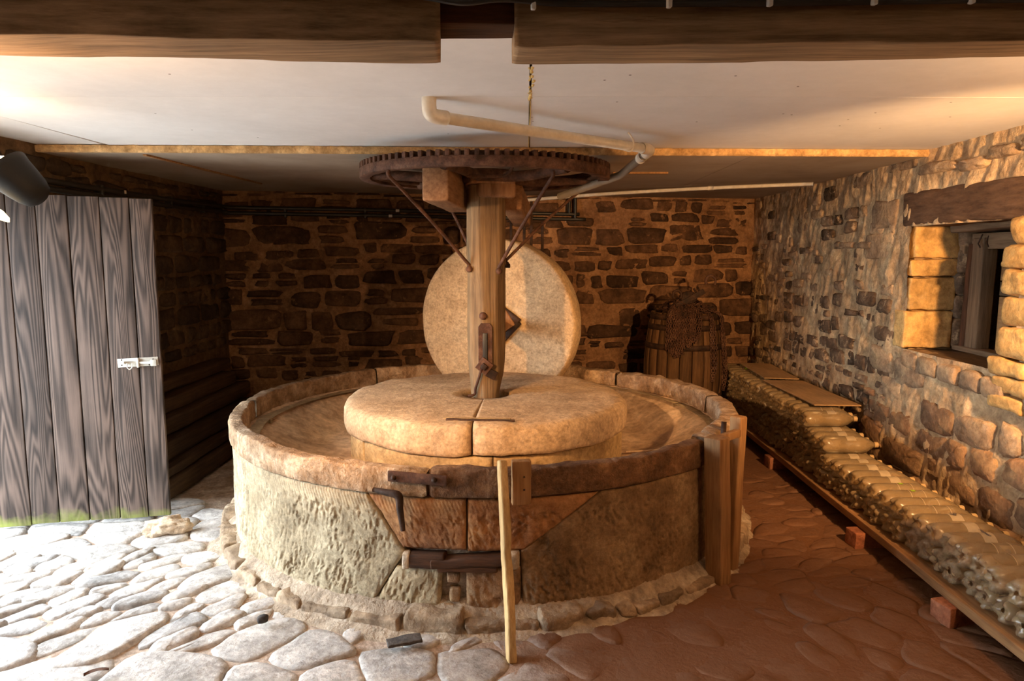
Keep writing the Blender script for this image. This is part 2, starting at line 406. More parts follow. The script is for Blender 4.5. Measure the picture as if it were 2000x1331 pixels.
def wall_stone(parent, mat, o, U, Vv, Nn, poly, depth, name='stone', inset=.82):
    o, U, Vv, Nn = (np.array(a, float) for a in (o, U, Vv, Nn)); n = len(poly); c = poly.mean(0)
    mn = min(np.ptp(poly[:, 0]), np.ptp(poly[:, 1]))
    ins = np.clip(1 - .022 / (np.linalg.norm(poly - c, axis=1, keepdims=True) + 1e-6), .5, .95)
    r0 = np.c_[poly, np.full(n, -.035)]
    r1 = np.c_[poly * 1.0, depth * RNG.uniform(.25, .6, n)]
    r2 = np.c_[c + (poly - c) * ins * RNG.uniform(.9, 1.03, (n, 1)), depth * RNG.uniform(.6, 1.3, n)]
    ct = np.array([[*c, depth * RNG.uniform(.9, 1.25)]])
    K = np.vstack([r0, r1, r2, ct]); V = o + K[:, :1] * U + K[:, 1:2] * Vv + K[:, 2:] * Nn
    F = []
    for k in (0, 1):
        for i in range(n): j = (i + 1) % n; F.append([k * n + i, k * n + j, (k + 1) * n + j, (k + 1) * n + i])
    for i in range(n): F.append([2 * n + i, 2 * n + (i + 1) % n, 3 * n])
    if np.dot(np.cross(U, Vv), Nn) < 0: F = [q[::-1] for q in F]
    return mk(name, (V, F), mat, parent)

# ---- floor
def floor_mesh():
    xs = np.linspace(-3.2, 2.7, 150); ys = np.linspace(-1.6, 7.0, 190)
    X, Y = np.meshgrid(xs, ys, indexing='ij'); P = np.stack([X, Y, X * 0], -1)
    P[..., 2] = fbm(P, 1.2, 3, 3) * .006 + fbm(P, 9, 8, 3) * .006 - .004 + .006 * np.clip((X + .1) * 2, 0, 1)
    return P.reshape(-1, 3), gridfaces(150, 190)
floor = tag(mk('floor', floor_mesh(), M['earth'], origin=(0, 3, 0)), 'cobbled and earthen mill house floor, pale by the doorway, red-brown at right', kind='structure')
gr = tag(mk('outside_ground', rbox((-12.0, 2, -.06), (18.2, 30, .1), .01), M['ground'], smooth=False), 'bare yard ground outside the open doorway', kind='structure')

def clip(poly, p, nrm):
    out = []; n = len(poly)
    for i in range(n):
        a, b = poly[i], poly[(i + 1) % n]; da, db = (a - p) @ nrm, (b - p) @ nrm
        if da <= 0: out.append(a)
        if (da < 0 < db) or (db < 0 < da): out.append(a + (b - a) * da / (da - db))
    return out
def cobbles():
    # size (mean radius) and grain direction of the paving vary over the floor
    def spec(x, y):
        if y > 3.25 and x < -1.2: return .105, 1.7, .1
        if y < 2.42 and x < -.95: return .20, 1.5, .25
        if y < 2.5 and x < .3: return .125, 1.1, .6
        if x > .5 and y > 3.0: return RNG.uniform(.06, .09), 1.9, .35 + RNG.uniform(-.2, .2)
        if x > -.1: return RNG.uniform(.065, .13), 1.6, 2.1 + RNG.uniform(-.3, .3)
        return (RNG.uniform(.05, .085), 2.1, .92 + RNG.uniform(-.15, .15)) if RNG.random() < .8 else (RNG.uniform(.1, .15), 1.6, .85)
    pts = []
    tries = 0
    while tries < 16000:
        tries += 1
        x, y = RNG.uniform(-2.9, 1.75), RNG.uniform(1.75, 5.0)
        if math.hypot(x - VC[0], y - VC[1]) < 1.40: continue
        if x > .9 and y > 4.6 or x < -1.3 and y > 3.95: continue
        if abs(x) > (y + .1) * .79 + .15: continue
        r, st, an = spec(x, y); ok = True
        for (px, py, pr, ps, pa) in pts:
            dx, dy = x - px, y - py; a = (an + pa) / 2; s = math.sqrt((st + ps) / 2)
            u = (dx * math.cos(a) + dy * math.sin(a)) / s; v = (-dx * math.sin(a) + dy * math.cos(a)) * s
            if u * u + v * v < (1.62 * (r + pr) / 2) ** 2: ok = False; break
        if ok: pts.append((x, y, r, st, an))
    out = []
    A = np.array(pts)
    for k, (x, y, r, st, an) in enumerate(pts):
        s = math.sqrt(st); R = np.array([[math.cos(an) / s, math.sin(an) / s], [-math.sin(an) * s, math.cos(an) * s]])
        c = np.array([x, y]); Q = (A[:, :2] - c) @ R.T
        d = np.hypot(Q[:, 0], Q[:, 1]); near = np.argsort(d)[1:16]
        t = np.linspace(0, 2 * PI, 14, endpoint=False); poly = list(np.stack([np.cos(t), np.sin(t)], 1) * r * 1.9)
        for j in near:
            q = Q[j]; w = r / (r + A[j, 2]); nn = q / np.linalg.norm(q)
            poly = clip(poly, q * w - nn * RNG.uniform(.001, .005), nn)
            if len(poly) < 3: break
        if len(poly) < 3: continue
        P = np.array(poly)
        for _ in range(2):       # round the corners
            P = np.stack([P * .84 + np.roll(P, -1, 0) * .16, P * .16 + np.roll(P, -1, 0) * .84], 1).reshape(-1, 2)
        # resample to 13 points
        L = np.r_[0, np.cumsum(np.linalg.norm(np.diff(np.vstack([P, P[:1]]), axis=0), axis=1))]
        tt = np.linspace(0, L[-1], 23)[:-1]; PP = np.vstack([P, P[:1]])
        P = np.stack([np.interp(tt, L, PP[:, 0]), np.interp(tt, L, PP[:, 1])], 1)
        P = P @ np.linalg.inv(R).T + c
        P = P + np.stack([fbm(np.c_[P, P[:, 0] * 0], 14, 5, 2), fbm(np.c_[P, P[:, 0] * 0], 14, 9, 2)], 1) * .012
        if np.ptp(P[:, 0]) < .03 or np.ptp(P[:, 1]) < .03: continue
        if (np.hypot(P[:, 0] - VC[0], P[:, 1] - VC[1]) < 1.40).any() and math.hypot(x - VC[0], y - VC[1]) < 1.44: continue
        out.append((P, r, x))
    out.sort(key=lambda e: e[0][:, 1].mean())
    return out
def cobble_geo(P, r, x):
    n = len(P); c = P.mean(0); low = x > -.25
    h = (RNG.uniform(.001, .010) if low else RNG.uniform(.006, .019)); tl = RNG.uniform(-.006, .006, 2)
    ins1 = np.clip(1 - (.02 if low else .008) / np.linalg.norm(P - c, axis=1, keepdims=True), .7, .97)
    ins2 = np.clip(1 - .028 / np.linalg.norm(P - c, axis=1, keepdims=True), .45, .9)
    rings = [np.c_[P, np.full(n, -.03)], np.c_[P, np.full(n, h * .35 - .002)], np.c_[c + (P - c) * ins1, np.full(n, h * .8)], np.c_[c + (P - c) * ins2, h + RNG.uniform(-.004, .003, n)], np.array([[*c, h + .004]])]
    V = np.vstack(rings); V[n:, 2] += ((V[n:, :2] - c) @ tl) / max(r, .05)
    F = []
    for k in range(3):
        for i in range(n): j = (i + 1) % n; F.append([k * n + i, k * n + j, (k + 1) * n + j, (k + 1) * n + i])
    for i in range(n): F.append([3 * n + i, 3 * n + (i + 1) % n, 4 * n])
    return V, F
CB = cobbles()
for P, r, x in CB[:300]: mk('cobble', cobble_geo(P, r, x), M['cobble'], floor)
if len(CB) > 300:
    tag(mk('cobble_paving', join(*[cobble_geo(*e) for e in CB[300:]]), M['cobble'], floor), kind='stuff')

# ---- back wall
bu = np.array([*(BR - BL), 0]); blen = np.linalg.norm(bu); bU = bu / blen; bN = np.array([bU[1], -bU[0], 0])
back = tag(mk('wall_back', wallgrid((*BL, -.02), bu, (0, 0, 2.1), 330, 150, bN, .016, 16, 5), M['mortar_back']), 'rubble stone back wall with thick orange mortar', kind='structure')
mk('wall_core', rbox(np.array([*(BL + BR) / 2, 1.05]) - bN * .26, (blen + .9, .4, 2.2), .01, M=rotz(math.atan2(bU[1], bU[0]))), M['mortar_back'], back, smooth=False)
def courses(u0, u1, v0, v1, hr, wr, gap, skip, put):
    v = v0
    while v < v1 - .04:
        h = RNG.uniform(*hr); h = min(h, v1 - v); u = u0 + RNG.uniform(-.1, 0)
        while u < u1:
            w = RNG.uniform(*wr) * (1.25 if h > np.mean(hr) else .9)
            if RNG.random() > skip: put(u + w / 2, v + h / 2, w - gap, h - gap * .9)
            u += w
        v += h * RNG.uniform(.9, 1.0)
cnt = [0]
def put_back(u, v, w, h):
    if not (.03 < u < blen - .03): return
    if RNG.random() < .22 and w > .12:       # a thin stone over a thin stone
        for s in (-1, 1):
            o = np.array([*BL, 0]) + bU * u + np.array([0, 0, v + s * h * .27])
            wall_stone(back, M['stone_back'], o, bU, (0, 0, 1), bN, rect_poly(w * RNG.uniform(.6, 1), h * .42, 12, .12, .5), RNG.uniform(.012, .024))
        return
    v += .03 * math.sin(u * 2.3 + v * 3) + RNG.uniform(-.015, .015)
    o = np.array([*BL, 0]) + bU * u + np.array([0, 0, v])
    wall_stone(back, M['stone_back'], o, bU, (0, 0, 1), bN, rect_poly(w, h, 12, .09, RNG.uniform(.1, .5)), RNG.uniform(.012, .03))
courses(0, blen, .36, 1.98, (.085, .21), (.13, .40), .035, .06, put_back)

# ---- right wall with window opening
WY0, WY1, WZ0, WZ1 = 3.12, 4.03, .93, 1.62
RY0, RY1 = 1.7, 6.95
def rhole(u, v):
    y = RY0 + u * (RY1 - RY0); z = -.02 + v * 2.1
    return (y > WY0) & (y < WY1) & (z > WZ0) & (z < WZ1)
right = tag(mk('wall_right', wallgrid((XR, RY0, -.02), (0, RY1 - RY0, 0), (0, 0, 2.1), 560, 210, (-1, 0, 0), .017, 11, 21, rhole, .016), M['mortar_side']), 'rubble stone right wall with window recess, lit warm yellow', kind='structure')
for nm, c, s in (('wall_core', (2.53, (-1.5 + WY0) / 2 - .03, 1.03), (.68, WY0 + 1.5, 2.1)), ('wall_core', (2.53, (RY1 + WY1) / 2 + .03, 1.03), (.68, RY1 - WY1, 2.1)),
                 ('wall_core', (2.53, (WY0 + WY1) / 2, WZ0 / 2 - .03), (.68, WY1 - WY0 + .1, WZ0)), ('wall_core', (2.53, (WY0 + WY1) / 2, 1.86), (.68, WY1 - WY0 + .1, .42))):
    mk(nm, rbox(c, s, .005), M['mortar_side'], right, smooth=False)
mk('window_back', rbox((2.84, (WY0 + WY1) / 2, 1.3), (.06, 1.2, .9), .004), M['timber_dark'], right, smooth=False)
def put_right(big):
    def f(u, v, w, h):
        if WY0 - .06 - w / 2 < u < WY1 + .05 + w / 2 and WZ0 - .03 - h / 2 < v < 1.84 + h / 2 and u < 4.25 + w / 2: return
        if not (1.9 < u < 6.75) or v > 1.98: return
        d = RNG.uniform(.010, .026) if big else RNG.uniform(.004, .018)
        v += .03 * math.sin(u * 3.1) + RNG.uniform(-.02, .02); u += RNG.uniform(-.02, .02)
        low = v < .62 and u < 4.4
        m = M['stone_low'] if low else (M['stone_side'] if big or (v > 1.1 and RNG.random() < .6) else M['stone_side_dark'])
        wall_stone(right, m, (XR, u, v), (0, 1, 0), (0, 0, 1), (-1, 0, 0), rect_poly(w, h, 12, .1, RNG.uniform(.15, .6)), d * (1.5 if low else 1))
    return f
courses(2.2, 4.2, .05, 1.98, (.11, .22), (.17, .36), .025, .04, put_right(True))
courses(4.2, 6.75, .15, 1.2, (.06, .14), (.08, .26), .03, .25, put_right(False))
courses(4.2, 6.75, 1.2, 1.98, (.08, .15), (.12, .3), .04, .45, put_right(False))

# window: jamb blocks, sill, lintel, wooden frame and boards
zz = WZ0 + .005
for k, hh in enumerate((.215, .19, .10, .185)):          # far jamb, yellow dressed blocks
    mk('jamb_stone', rbox((2.27 + .008 * k, 4.075, zz + hh / 2), (.27 - .02 * (k % 2), .12, hh - .008), .009, (12, 4, 10), .011, 11, seed=k, fine=.005), M['stone_jamb'], right); zz += hh
for k, (zc, hh) in enumerate(((1.02, .17), (1.17, .13), (1.3, .13), (1.43, .14), (1.55, .11))):
    mk('jamb_stone', rbox((2.5, 4.07 - .01 * k, zc), (.2, .14, hh), .03, (4, 2, 3), .014, 9, seed=40 + k, fine=.004), M['stone_side_dark'], right)
zz = WZ0 - .16
for k, hh in enumerate((.07, .08, .085, .145, .13, .12, .11, .12)):  # near jamb, rounded pale stones
    mk('jamb_stone', rbox((2.24, 3.10 + RNG.uniform(-.03, .03) + .05 * max(0, 3 - k) / 3, zz + hh / 2), (.24, .24, hh - .006), .03, (6, 6, 4), .016, 10, seed=60 + k, fine=.006), M['stone_jamb'], right); zz += hh
for k in range(5):
    mk('sill_stone', rbox((2.2, 3.22 + .18 * k, WZ0 - .055 - .006 * (4 - k)), (.16, .17, .1), .03, (3, 3, 2), .014, 8, seed=80 + k, fine=.004), M['stone_side'], right)
mk('sill_stone', rbox((2.42, 3.58, WZ0 - .03), (.5, 1.0, .05), .01, (8, 10, 1), .012, 6, seed=90, fine=.003), M['frame_wood_y'], right)
win = tag(bpy.data.objects.new('window_1', None), 'small boarded window with weathered timber frame under a heavy lintel', kind='structure'); COL.objects.link(win); win.location = (2.45, 3.6, WZ0); ABS[win] = Vector(win.location)
mk('lintel', bar((2.235, 2.3, 1.715), (2.235, 4.13, 1.715), .2, .185, .022, 22, .014, 7, fine=.004, seed=2), M['lintel_y'], win)
mk('inner_lintel', bar((2.5, 2.9, 1.66), (2.5, 4.2, 1.62), .3, .09, .01, 10, .008, 7), M['frame_wood_y'], win)
mk('frame_head', bar((2.47, 3.0, 1.535), (2.47, 4.0, 1.535), .06, .085, .006, 6, .003, 7, up=(0, 0, 1)), M['frame_wood_y'], win)
mk('frame_post', bar((2.46, 3.885, WZ0 - .005), (2.46, 3.87, 1.55), .075, .1, .006, 6, .003, 7, up=(0, 1, 0)), M['frame_wood'], win)
mk('frame_post', bar((2.45, 3.97, WZ0 - .005), (2.45, 3.945, 1.52), .05, .045, .008, 8, .008, 9, up=(0, 1, 0)), M['rotten'], win)
mk('frame_post', bar((2.46, 3.2, WZ0 - .005), (2.46, 3.2, 1.53), .075, .1, .006, 6, .003, 7, up=(0, 1, 0)), M['frame_wood'], win)
mk('frame_sill', bar((2.46, 3.0, WZ0 + .012), (2.46, 4.02, WZ0 + .012), .1, .03, .006, 6, .004, 7), M['frame_wood_y'], win)
mk('prop_block', rbox((2.46, 4.02, 1.49), (.1, .1, .05), .008, (2, 2, 1), .004, 9), M['frame_wood'], win)
for k, (a, b) in enumerate(((.95, 1.24), (1.245, 1.32), (1.325, 1.47))):
    mk('board', rbox((2.54, 3.54, (a + b) / 2), (.03, .58, b - a), .004, (1, 8, 2), .003, 7, seed=k), M['prop_y'] if k != 1 else M['frame_wood_y'], win)
mk('nail', tube([(2.42, 3.79, 1.56), (2.4, 3.77, 1.53), (2.4, 3.75, 1.5)], .003, 6), M['iron'], win)
mk('nail', tube([(2.42, 3.84, 1.57), (2.4, 3.84, 1.52), (2.4, 3.82, 1.5)], .004, 6), M['iron'], win)

# ---- left wall (doorway towards the yard), front wall
left = tag(mk('wall_left', wallgrid((XL, 3.82, -.02), (0, 2.3, 0), (0, 0, 2.1), 120, 100, (1, 0, 0), .014, 10, 55), M['mortar_left']), 'dark rubble stone left wall beyond the open door', kind='structure')
mk('wall_core', rbox((XL - .27, 5.1, 1.03), (.5, 2.56, 2.1), .01), M['mortar_left'], left, smooth=False)
mk('wall_core', rbox((XL - .25, .05, 1.03), (.5, 3.1, 2.1), .01), M['mortar_left'], left, smooth=False)
mk('wall_core', rbox((XL - .27, 2.72, 1.94), (.5, 2.3, .32), .01), M['mortar_left'], left, smooth=False)
mk('wall_sheet', wallgrid((XL, 1.55, 1.775), (0, 2.3, 0), (0, 0, .27), 110, 14, (1, 0, 0), .014, 10, 56), M['mortar_left'], left)
mk('door_lintel', bar((XL - .25, 1.5, 1.79), (XL - .25, 3.92, 1.79), .5, .05, .006, 8, .004, 5), M['timber_dark_y'], left)
def put_left(u, v, w, h):
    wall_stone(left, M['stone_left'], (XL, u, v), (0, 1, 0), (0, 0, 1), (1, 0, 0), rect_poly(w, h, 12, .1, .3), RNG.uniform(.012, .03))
courses(3.9, 5.75, .7, 1.97, (.1, .2), (.16, .34), .035, .1, put_left)
courses(2.7, 3.85, 1.87, 2.0, (.1, .11), (.12, .26), .03, .1, put_left)
tag(mk('wall_front', rbox((-.15, -1.65, 1.03), (5.4, .3, 2.1), .01), M['mortar_left'], smooth=False), 'plain stone wall behind the viewer', kind='structure')

# ---- ceiling
ceil = tag(bpy.data.objects.new('ceiling', None), 'low painted board ceiling in two levels', kind='structure'); COL.objects.link(ceil); ceil.location = (0, 3, ZC); ABS[ceil] = Vector(ceil.location)
def slab(pts, z0, z1):
    n = len(pts); V = [(*p, z0) for p in pts] + [(*p, z1) for p in pts]
    F = [list(range(n))[::-1], list(range(n, 2 * n))] + [[i, (i + 1) % n, n + (i + 1) % n, n + i] for i in range(n)]
    return np.array(V), F
g = .002
E0, E1 = np.array([-2.55, 3.63]), np.array([2.2, 3.91])   # edge of the lower far ceiling
def ey(x): return E0[1] + (E1[1] - E0[1]) * (x - E0[0]) / (E1[0] - E0[0])
sx = .012
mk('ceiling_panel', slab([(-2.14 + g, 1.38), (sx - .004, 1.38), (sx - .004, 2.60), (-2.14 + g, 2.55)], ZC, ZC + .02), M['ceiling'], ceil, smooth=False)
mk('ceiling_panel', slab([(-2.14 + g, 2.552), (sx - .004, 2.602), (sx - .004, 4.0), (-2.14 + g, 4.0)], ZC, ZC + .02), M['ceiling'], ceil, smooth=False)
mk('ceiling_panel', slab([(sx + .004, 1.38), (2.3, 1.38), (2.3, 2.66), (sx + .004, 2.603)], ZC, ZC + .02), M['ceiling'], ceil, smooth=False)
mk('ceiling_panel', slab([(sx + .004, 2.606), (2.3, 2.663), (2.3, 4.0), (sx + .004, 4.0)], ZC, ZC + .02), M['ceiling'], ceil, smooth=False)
mk('ceiling_panel', slab([(-3.05, 1.38), (-2.10 - g, 1.38), (-2.17 - g, 4.0), (-3.05, 4.0)], ZC + .001, ZC + .02), M['ceiling'], ceil, smooth=False)
mk('ceiling_panel', slab([(-3.1, -1.7), (2.7, -1.7), (2.7, 1.405), (-3.1, 1.405)], ZN, ZN + .02), M['ceiling'], ceil, smooth=False)
mk('ceiling_upper', slab([(-3.1, -1.7), (2.7, -1.7), (2.7, 7.1), (-3.1, 7.1)], ZC + .03, ZC + .12), M['timber_dark'], ceil, smooth=False)
def far_edge(pts, z0, z1): return slab(pts, z0, z1)
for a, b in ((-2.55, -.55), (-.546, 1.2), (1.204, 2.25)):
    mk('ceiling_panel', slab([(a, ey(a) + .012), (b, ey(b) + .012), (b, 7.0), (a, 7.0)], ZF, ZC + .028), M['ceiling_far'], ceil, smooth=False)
ev = []
for i, x in enumerate(np.linspace(-2.5, 2.15, 160)):
    w = RNG.uniform(-.0025, .0025)
    ev.append([(x, ey(x) - .004 + w, ZC - .003 + RNG.uniform(-.002, .002)), (x, ey(x) - .006 + w, ZC - .02), (x, ey(x) - .003, ZF - .004 + RNG.uniform(-.003, .003)), (x, ey(x) + .02, ZF - .003)])
mk('board_edge', (np.array(ev).reshape(-1, 3), gridfaces(160, 4, flip=True)), M['board_edge'], ceil)
fo = []
for i in range(34):                                        # dried foam oozing from the panel joint
    y = RNG.uniform(2.2, 2.68); rr = RNG.uniform(.002, .0055)
    fo.append(dome((sx + RNG.normal(0, .003) + (.014 if 2.36 < y < 2.44 else 0) * RNG.random(), y, ZC), (RNG.normal(0, .3), RNG.normal(0, .3), -1), rr, rr * 1.5, 7))
fo.append(tube([(sx, 2.66, ZC - .001), (sx + .002, 2.9, ZC - .001), (sx - .003, 3.84, ZC - .001)], .0025, 5))
tag(mk('joint_foam', join(*fo), M['foam'], ceil), 'dried yellow foam', kind='stuff')
for k in range(26):
    x, y = RNG.uniform(-1.7, 1.8), RNG.uniform(1.8, 3.5)
    mk('nail_head', disc((x, y, ZC - .0006), .0045, (0, 0, -1), 8), M['iron'], ceil, smooth=False)
mk('batten', bar((-2.0, 3.75, ZF - .004), (-1.95, 5.25, ZF - .004), .022, .01, .002), M['prop'], ceil)
mk('batten', bar((.55, 4.62, ZF - .005), (.9, 4.62, ZF - .005), .03, .012, .002), M['prop'], ceil)

# ================================================================== TIMBERS UNDER THE CEILING
def beam(name, n0, n1, f0, f1, z0, z1, label, seed, mat='beam_x', amp=.006):
    n0, n1, f0, f1 = map(np.array, (n0, n1, f0, f1))
    nx, nd, nz = 60, 6, 6
    V, F = rbox((0, 0, 0), (2, 2, 2), .05, (nd, nz, nx))
    # x across, y height, z along -> bilinear to the corner points
    t = (V[:, 2:] + 1) / 2; s = (V[:, :1] + 1) / 2; h = (V[:, 1:2] + 1) / 2
    B = (n0 * (1 - t) + n1 * t) * (1 - s) + (f0 * (1 - t) + f1 * t) * s
    P = np.c_[B, z0 + (z1 - z0) * h]
    P = P + np.stack([fbm(P, 5, seed + k) for k in range(3)], 1) * amp
    return mk(name, (P, [q for q in F]), M[mat])
bl = beam('ceiling_beam', (-2.6, 1.16), (-.165, 1.40), (-2.6, 1.30), (-.181, 1.549), 1.86, 2.0, '', 3)
tag(bl, 'thick sawn ceiling beam at left, underside lit orange', 'beam', 'ceiling beams')
br_ = beam('ceiling_beam', (-.026, 1.426), (2.2, 1.365), (-.034, 1.56), (2.2, 1.48), 1.86, 2.0, '', 9)
tag(br_, 'darker ceiling beam at right with cable clips along its top', 'beam', 'ceiling beams')
bn = beam('notched_timber', (-.20, 1.43), (-.015, 1.435), (-.20, 1.53), (-.015, 1.53), 1.905, 2.0, '', 15, 'rotten_x', .009)
tag(bn, 'short dark reddish timber bridging the gap between the two beams', 'timber')
for o, ax in ((bl, 0), (br_, 0), (bn, 0)): pass

cab = thing('cable', (.6, 1.39, 1.925), 'black cable sagging across the gap and running along the right beam', 'cable')
pth = [(-.34, 1.372, 1.955), (-.2, 1.365, 1.935), (-.12, 1.36, 1.921), (-.06, 1.365, 1.928), (-.01, 1.385, 1.933), (.1, 1.405, 1.932), (.5, 1.395, 1.928), (1.0, 1.378, 1.926), (1.6, 1.365, 1.926)]
mk('cable_sheath', tube(smooth_path(pth, 6), .0065, 8), M['black'], cab)
for x in (-.26, .012, .265, .45, .64, .815, 1.0):
    y = 1.40 - .02 * max(0, x) - (.032 if x < 0 else 0)
    mk('cable_clip', rbox((x, y - .006, 1.928 if x > -.1 else 1.94), (.009, .012, .02), .003, M=rotz(.2)), M['tagwhite'], cab)

# ================================================================== MILL VAT
def arc_block(R, zb, zt, le, re, mat, res=.0048, depth=.12, peck=.006, ang=.5, seed=0, margin=True, name='block', parent=None, edge=.010):
    """curved block on radius R; le/re = [(z,deg)...] edges; tooled outer face"""
    zs = np.linspace(zb, zt, max(4, int((zt - zb) / res)))
    l = np.interp(zs, [e[0] for e in sorted(le)], [e[1] for e in sorted(le)]); r = np.interp(zs, [e[0] for e in sorted(re)], [e[1] for e in sorted(re)])
    nt = max(5, int(np.radians((r - l).max()) * R / res)); t = np.linspace(0, 1, nt)
    TH = np.radians(l[None] + (r - l)[None] * t[:, None]); Z = np.broadcast_to(zs[None], TH.shape)
    W = np.radians(r - l)[None] * R
    dl = t[:, None] * W; dr = (1 - t[:, None]) * W; dt = np.minimum(zt - Z, Z - zb)
    e = np.minimum(np.minimum(dl, dr), dt)
    S = TH * R; Q = np.stack([S, Z, S * 0 + R], -1)
    n = fbm(Q, 4, seed, 2) * .006 + fbm(Q, 40, seed + 3, 2) * .0012
    if peck:
        ca, sa = math.cos(ang), math.sin(ang)
        A = np.stack([(S * ca - Z * sa) * 95, (S * sa + Z * ca) * 36, S * 0 + seed], -1)
        pit = np.clip((vn(A, 1, seed + 7) * .75 + vn(A, 2.1, seed + 8) * .5 + .1) / .55, 0, 1); pit = pit * pit * (3 - 2 * pit)
        top = np.clip((zt - .045 - Z) / .03, 0, 1) if margin else 1
        pit = pit * np.clip(.55 + fbm(Q, 7, seed + 40, 3) * 1.3, .12, 1.25)
        n = n - pit * peck * top + fbm(Q, 16, seed + 44, 3) * .003 * top
        if margin: n = n - (1 - top) * (.0012 * np.sin(S * 420 + Z * 160) + .001)
    n = n - edge * np.exp(-np.clip(e, 0, None) / .006)
    rr = R + n
    P = np.stack([VC[0] + rr * np.cos(TH), VC[1] + rr * np.sin(TH), Z], -1)
    V = P.reshape(-1, 3); nu, nv = TH.shape; F = gridfaces(nu, nv)
    # sides going inwards
    bd = [i * nv for i in range(nu)] + [(nu - 1) * nv + j for j in range(1, nv)] + [i * nv + nv - 1 for i in range(nu - 2, -1, -1)] + [j for j in range(nv - 2, 0, -1)]
    B = V[bd].copy(); d = B[:, :2] - VC; B[:, :2] -= d / np.linalg.norm(d, axis=1, keepdims=True) * depth
    k = len(V); m = len(bd); V = np.vstack([V, B])
    F += [[bd[i], k + i, k + (i + 1) % m, bd[(i + 1) % m]] for i in range(m)]
    return mk(name, (V, F), M[mat], parent)
vat = thing('mill_vat', (VC[0], VC[1], 0), 'round stone cider mill vat with tooled wall and rough raised rim', 'vat')
RV = 1.37
Lr = [(.53, -107.4), (.30, -100.5), (.03, -107.6)]
arc_block(RV, .03, .525, [(.03, -178)], Lr, 'vat_stone', peck=.0075, ang=.25, seed=1, name='wall_block', parent=vat)
arc_block(RV, .315, .522, [(.53, -107.2), (.30, -100.3)], [(.53, -90.2)], 'vat_red', peck=.006, ang=-.6, seed=2, name='wall_block', parent=vat)
arc_block(RV, .310, .522, [(.3, -89.9)], [(.53, -66.9), (.3, -81.5)], 'vat_red', peck=.006, ang=-.6, seed=3, name='wall_block', parent=vat)
arc_block(RV, .03, .235, [(.03, -107.3), (.235, -102)], [(.03, -94.8), (.235, -94.2)], 'vat_stone', peck=.007, ang=.2, seed=4, name='wall_block', parent=vat, margin=False)
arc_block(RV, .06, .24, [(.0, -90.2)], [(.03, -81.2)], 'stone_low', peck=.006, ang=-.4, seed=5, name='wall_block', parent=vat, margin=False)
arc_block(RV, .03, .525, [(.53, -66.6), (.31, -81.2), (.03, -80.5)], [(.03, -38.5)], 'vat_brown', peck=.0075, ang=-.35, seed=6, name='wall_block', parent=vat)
for a, b in ((-38, 20), (20.5, 80), (80.5, 130), (130.5, 181.5)):
    arc_block(RV, .03, .525, [(0, a)], [(0, b)], 'vat_stone', res=.02, peck=.006, seed=int(a) + 60, name='wall_block', parent=vat)
mk('backing', lathe([(1.25, 0), (1.335, 0), (1.335, .5), (1.25, .5)], 96, c=(VC[0], VC[1], 0)), M['plinth'], vat)
# rotten wooden wedges in the slot and rubble fill
def polar(R, deg, z): return np.array([VC[0] + R * math.cos(math.radians(deg)), VC[1] + R * math.sin(math.radians(deg)), z])
mk('wooden_wedge', bar(polar(1.35, -99.8, .268), polar(1.35, -93.5, .275), .055, .07, .008, 10, .006, 14, seed=3, up=(0, 1, .0)), M['rotten_x'], vat)
mk('wooden_wedge', bar(polar(1.36, -96, .262), polar(1.37, -84, .283), .038, .07, .008, 12, .008, 16, seed=5, up=(0, 1, 0)), M['rotten_x'], vat)
mk('wooden_wedge', bar(polar(1.36, -95, .243), polar(1.36, -85, .247), .03, .06, .006, 12, .007, 16, seed=8, up=(0, 1, 0)), M['rotten_x'], vat)
mk('wedge_stone', rbox(polar(1.365, -100.3, .268), (.03, .05, .065), .012, (3, 3, 4), .007, 20), M['rock'], vat)
mk('wedge_stone', rbox(polar(1.365, -82.6, .275), (.05, .05, .07), .012, (3, 3, 4), .007, 20), M['plinth'], vat)
for k, (a, z, w, h) in enumerate(((-92.4, .20, .05, .05), (-92.2, .13, .045, .06), (-93.2, .07, .05, .05), (-91.3, .05, .05, .05))):
    mk('fill_stone', rbox(polar(1.345, a, z), (w, .05, h), .014, (3, 3, 3), .008, 18, seed=k), M['stone_low'], vat)
# plinth of mortar and rubble
def plinth_geo():
    n = 260; A = np.linspace(-PI, PI, n, endpoint=False); prof = np.array([(1.30, .14), (1.355, .095), (1.385, .075), (1.415, .05), (1.445, .02), (1.49, .002), (1.53, -.02)])
    P = np.stack([np.cos(A)[:, None] * prof[:, 0], np.sin(A)[:, None] * prof[:, 0], np.broadcast_to(prof[:, 1], (n, 7))], -1)
    nn = fbm(P, 6, 77, 4); P[..., :2] *= (1 + nn * .018)[..., None]; P[..., 2] += fbm(P, 11, 78, 3) * .014
    return P.reshape(-1, 3) + np.array([VC[0], VC[1], 0]), gridfaces(n, 7, cu=True)
mk('plinth_mortar', plinth_geo(), M['plinth'], vat)
a = -186
while a < 10:
    w = RNG.uniform(.08, .24); da = math.degrees(w / 1.41)
    if RNG.random() < .88:
        h = RNG.uniform(.045, .10); p = polar(1.385, a + da / 2, h * .44)
        mk('plinth_stone', rbox(p, (w * .95, .13, h), .03, (8, 4, 5), .022, 10, rotz(math.radians(a + da / 2 + 90)), int(a) + 300, .004), M['plinth_stone'], vat)
    a += da
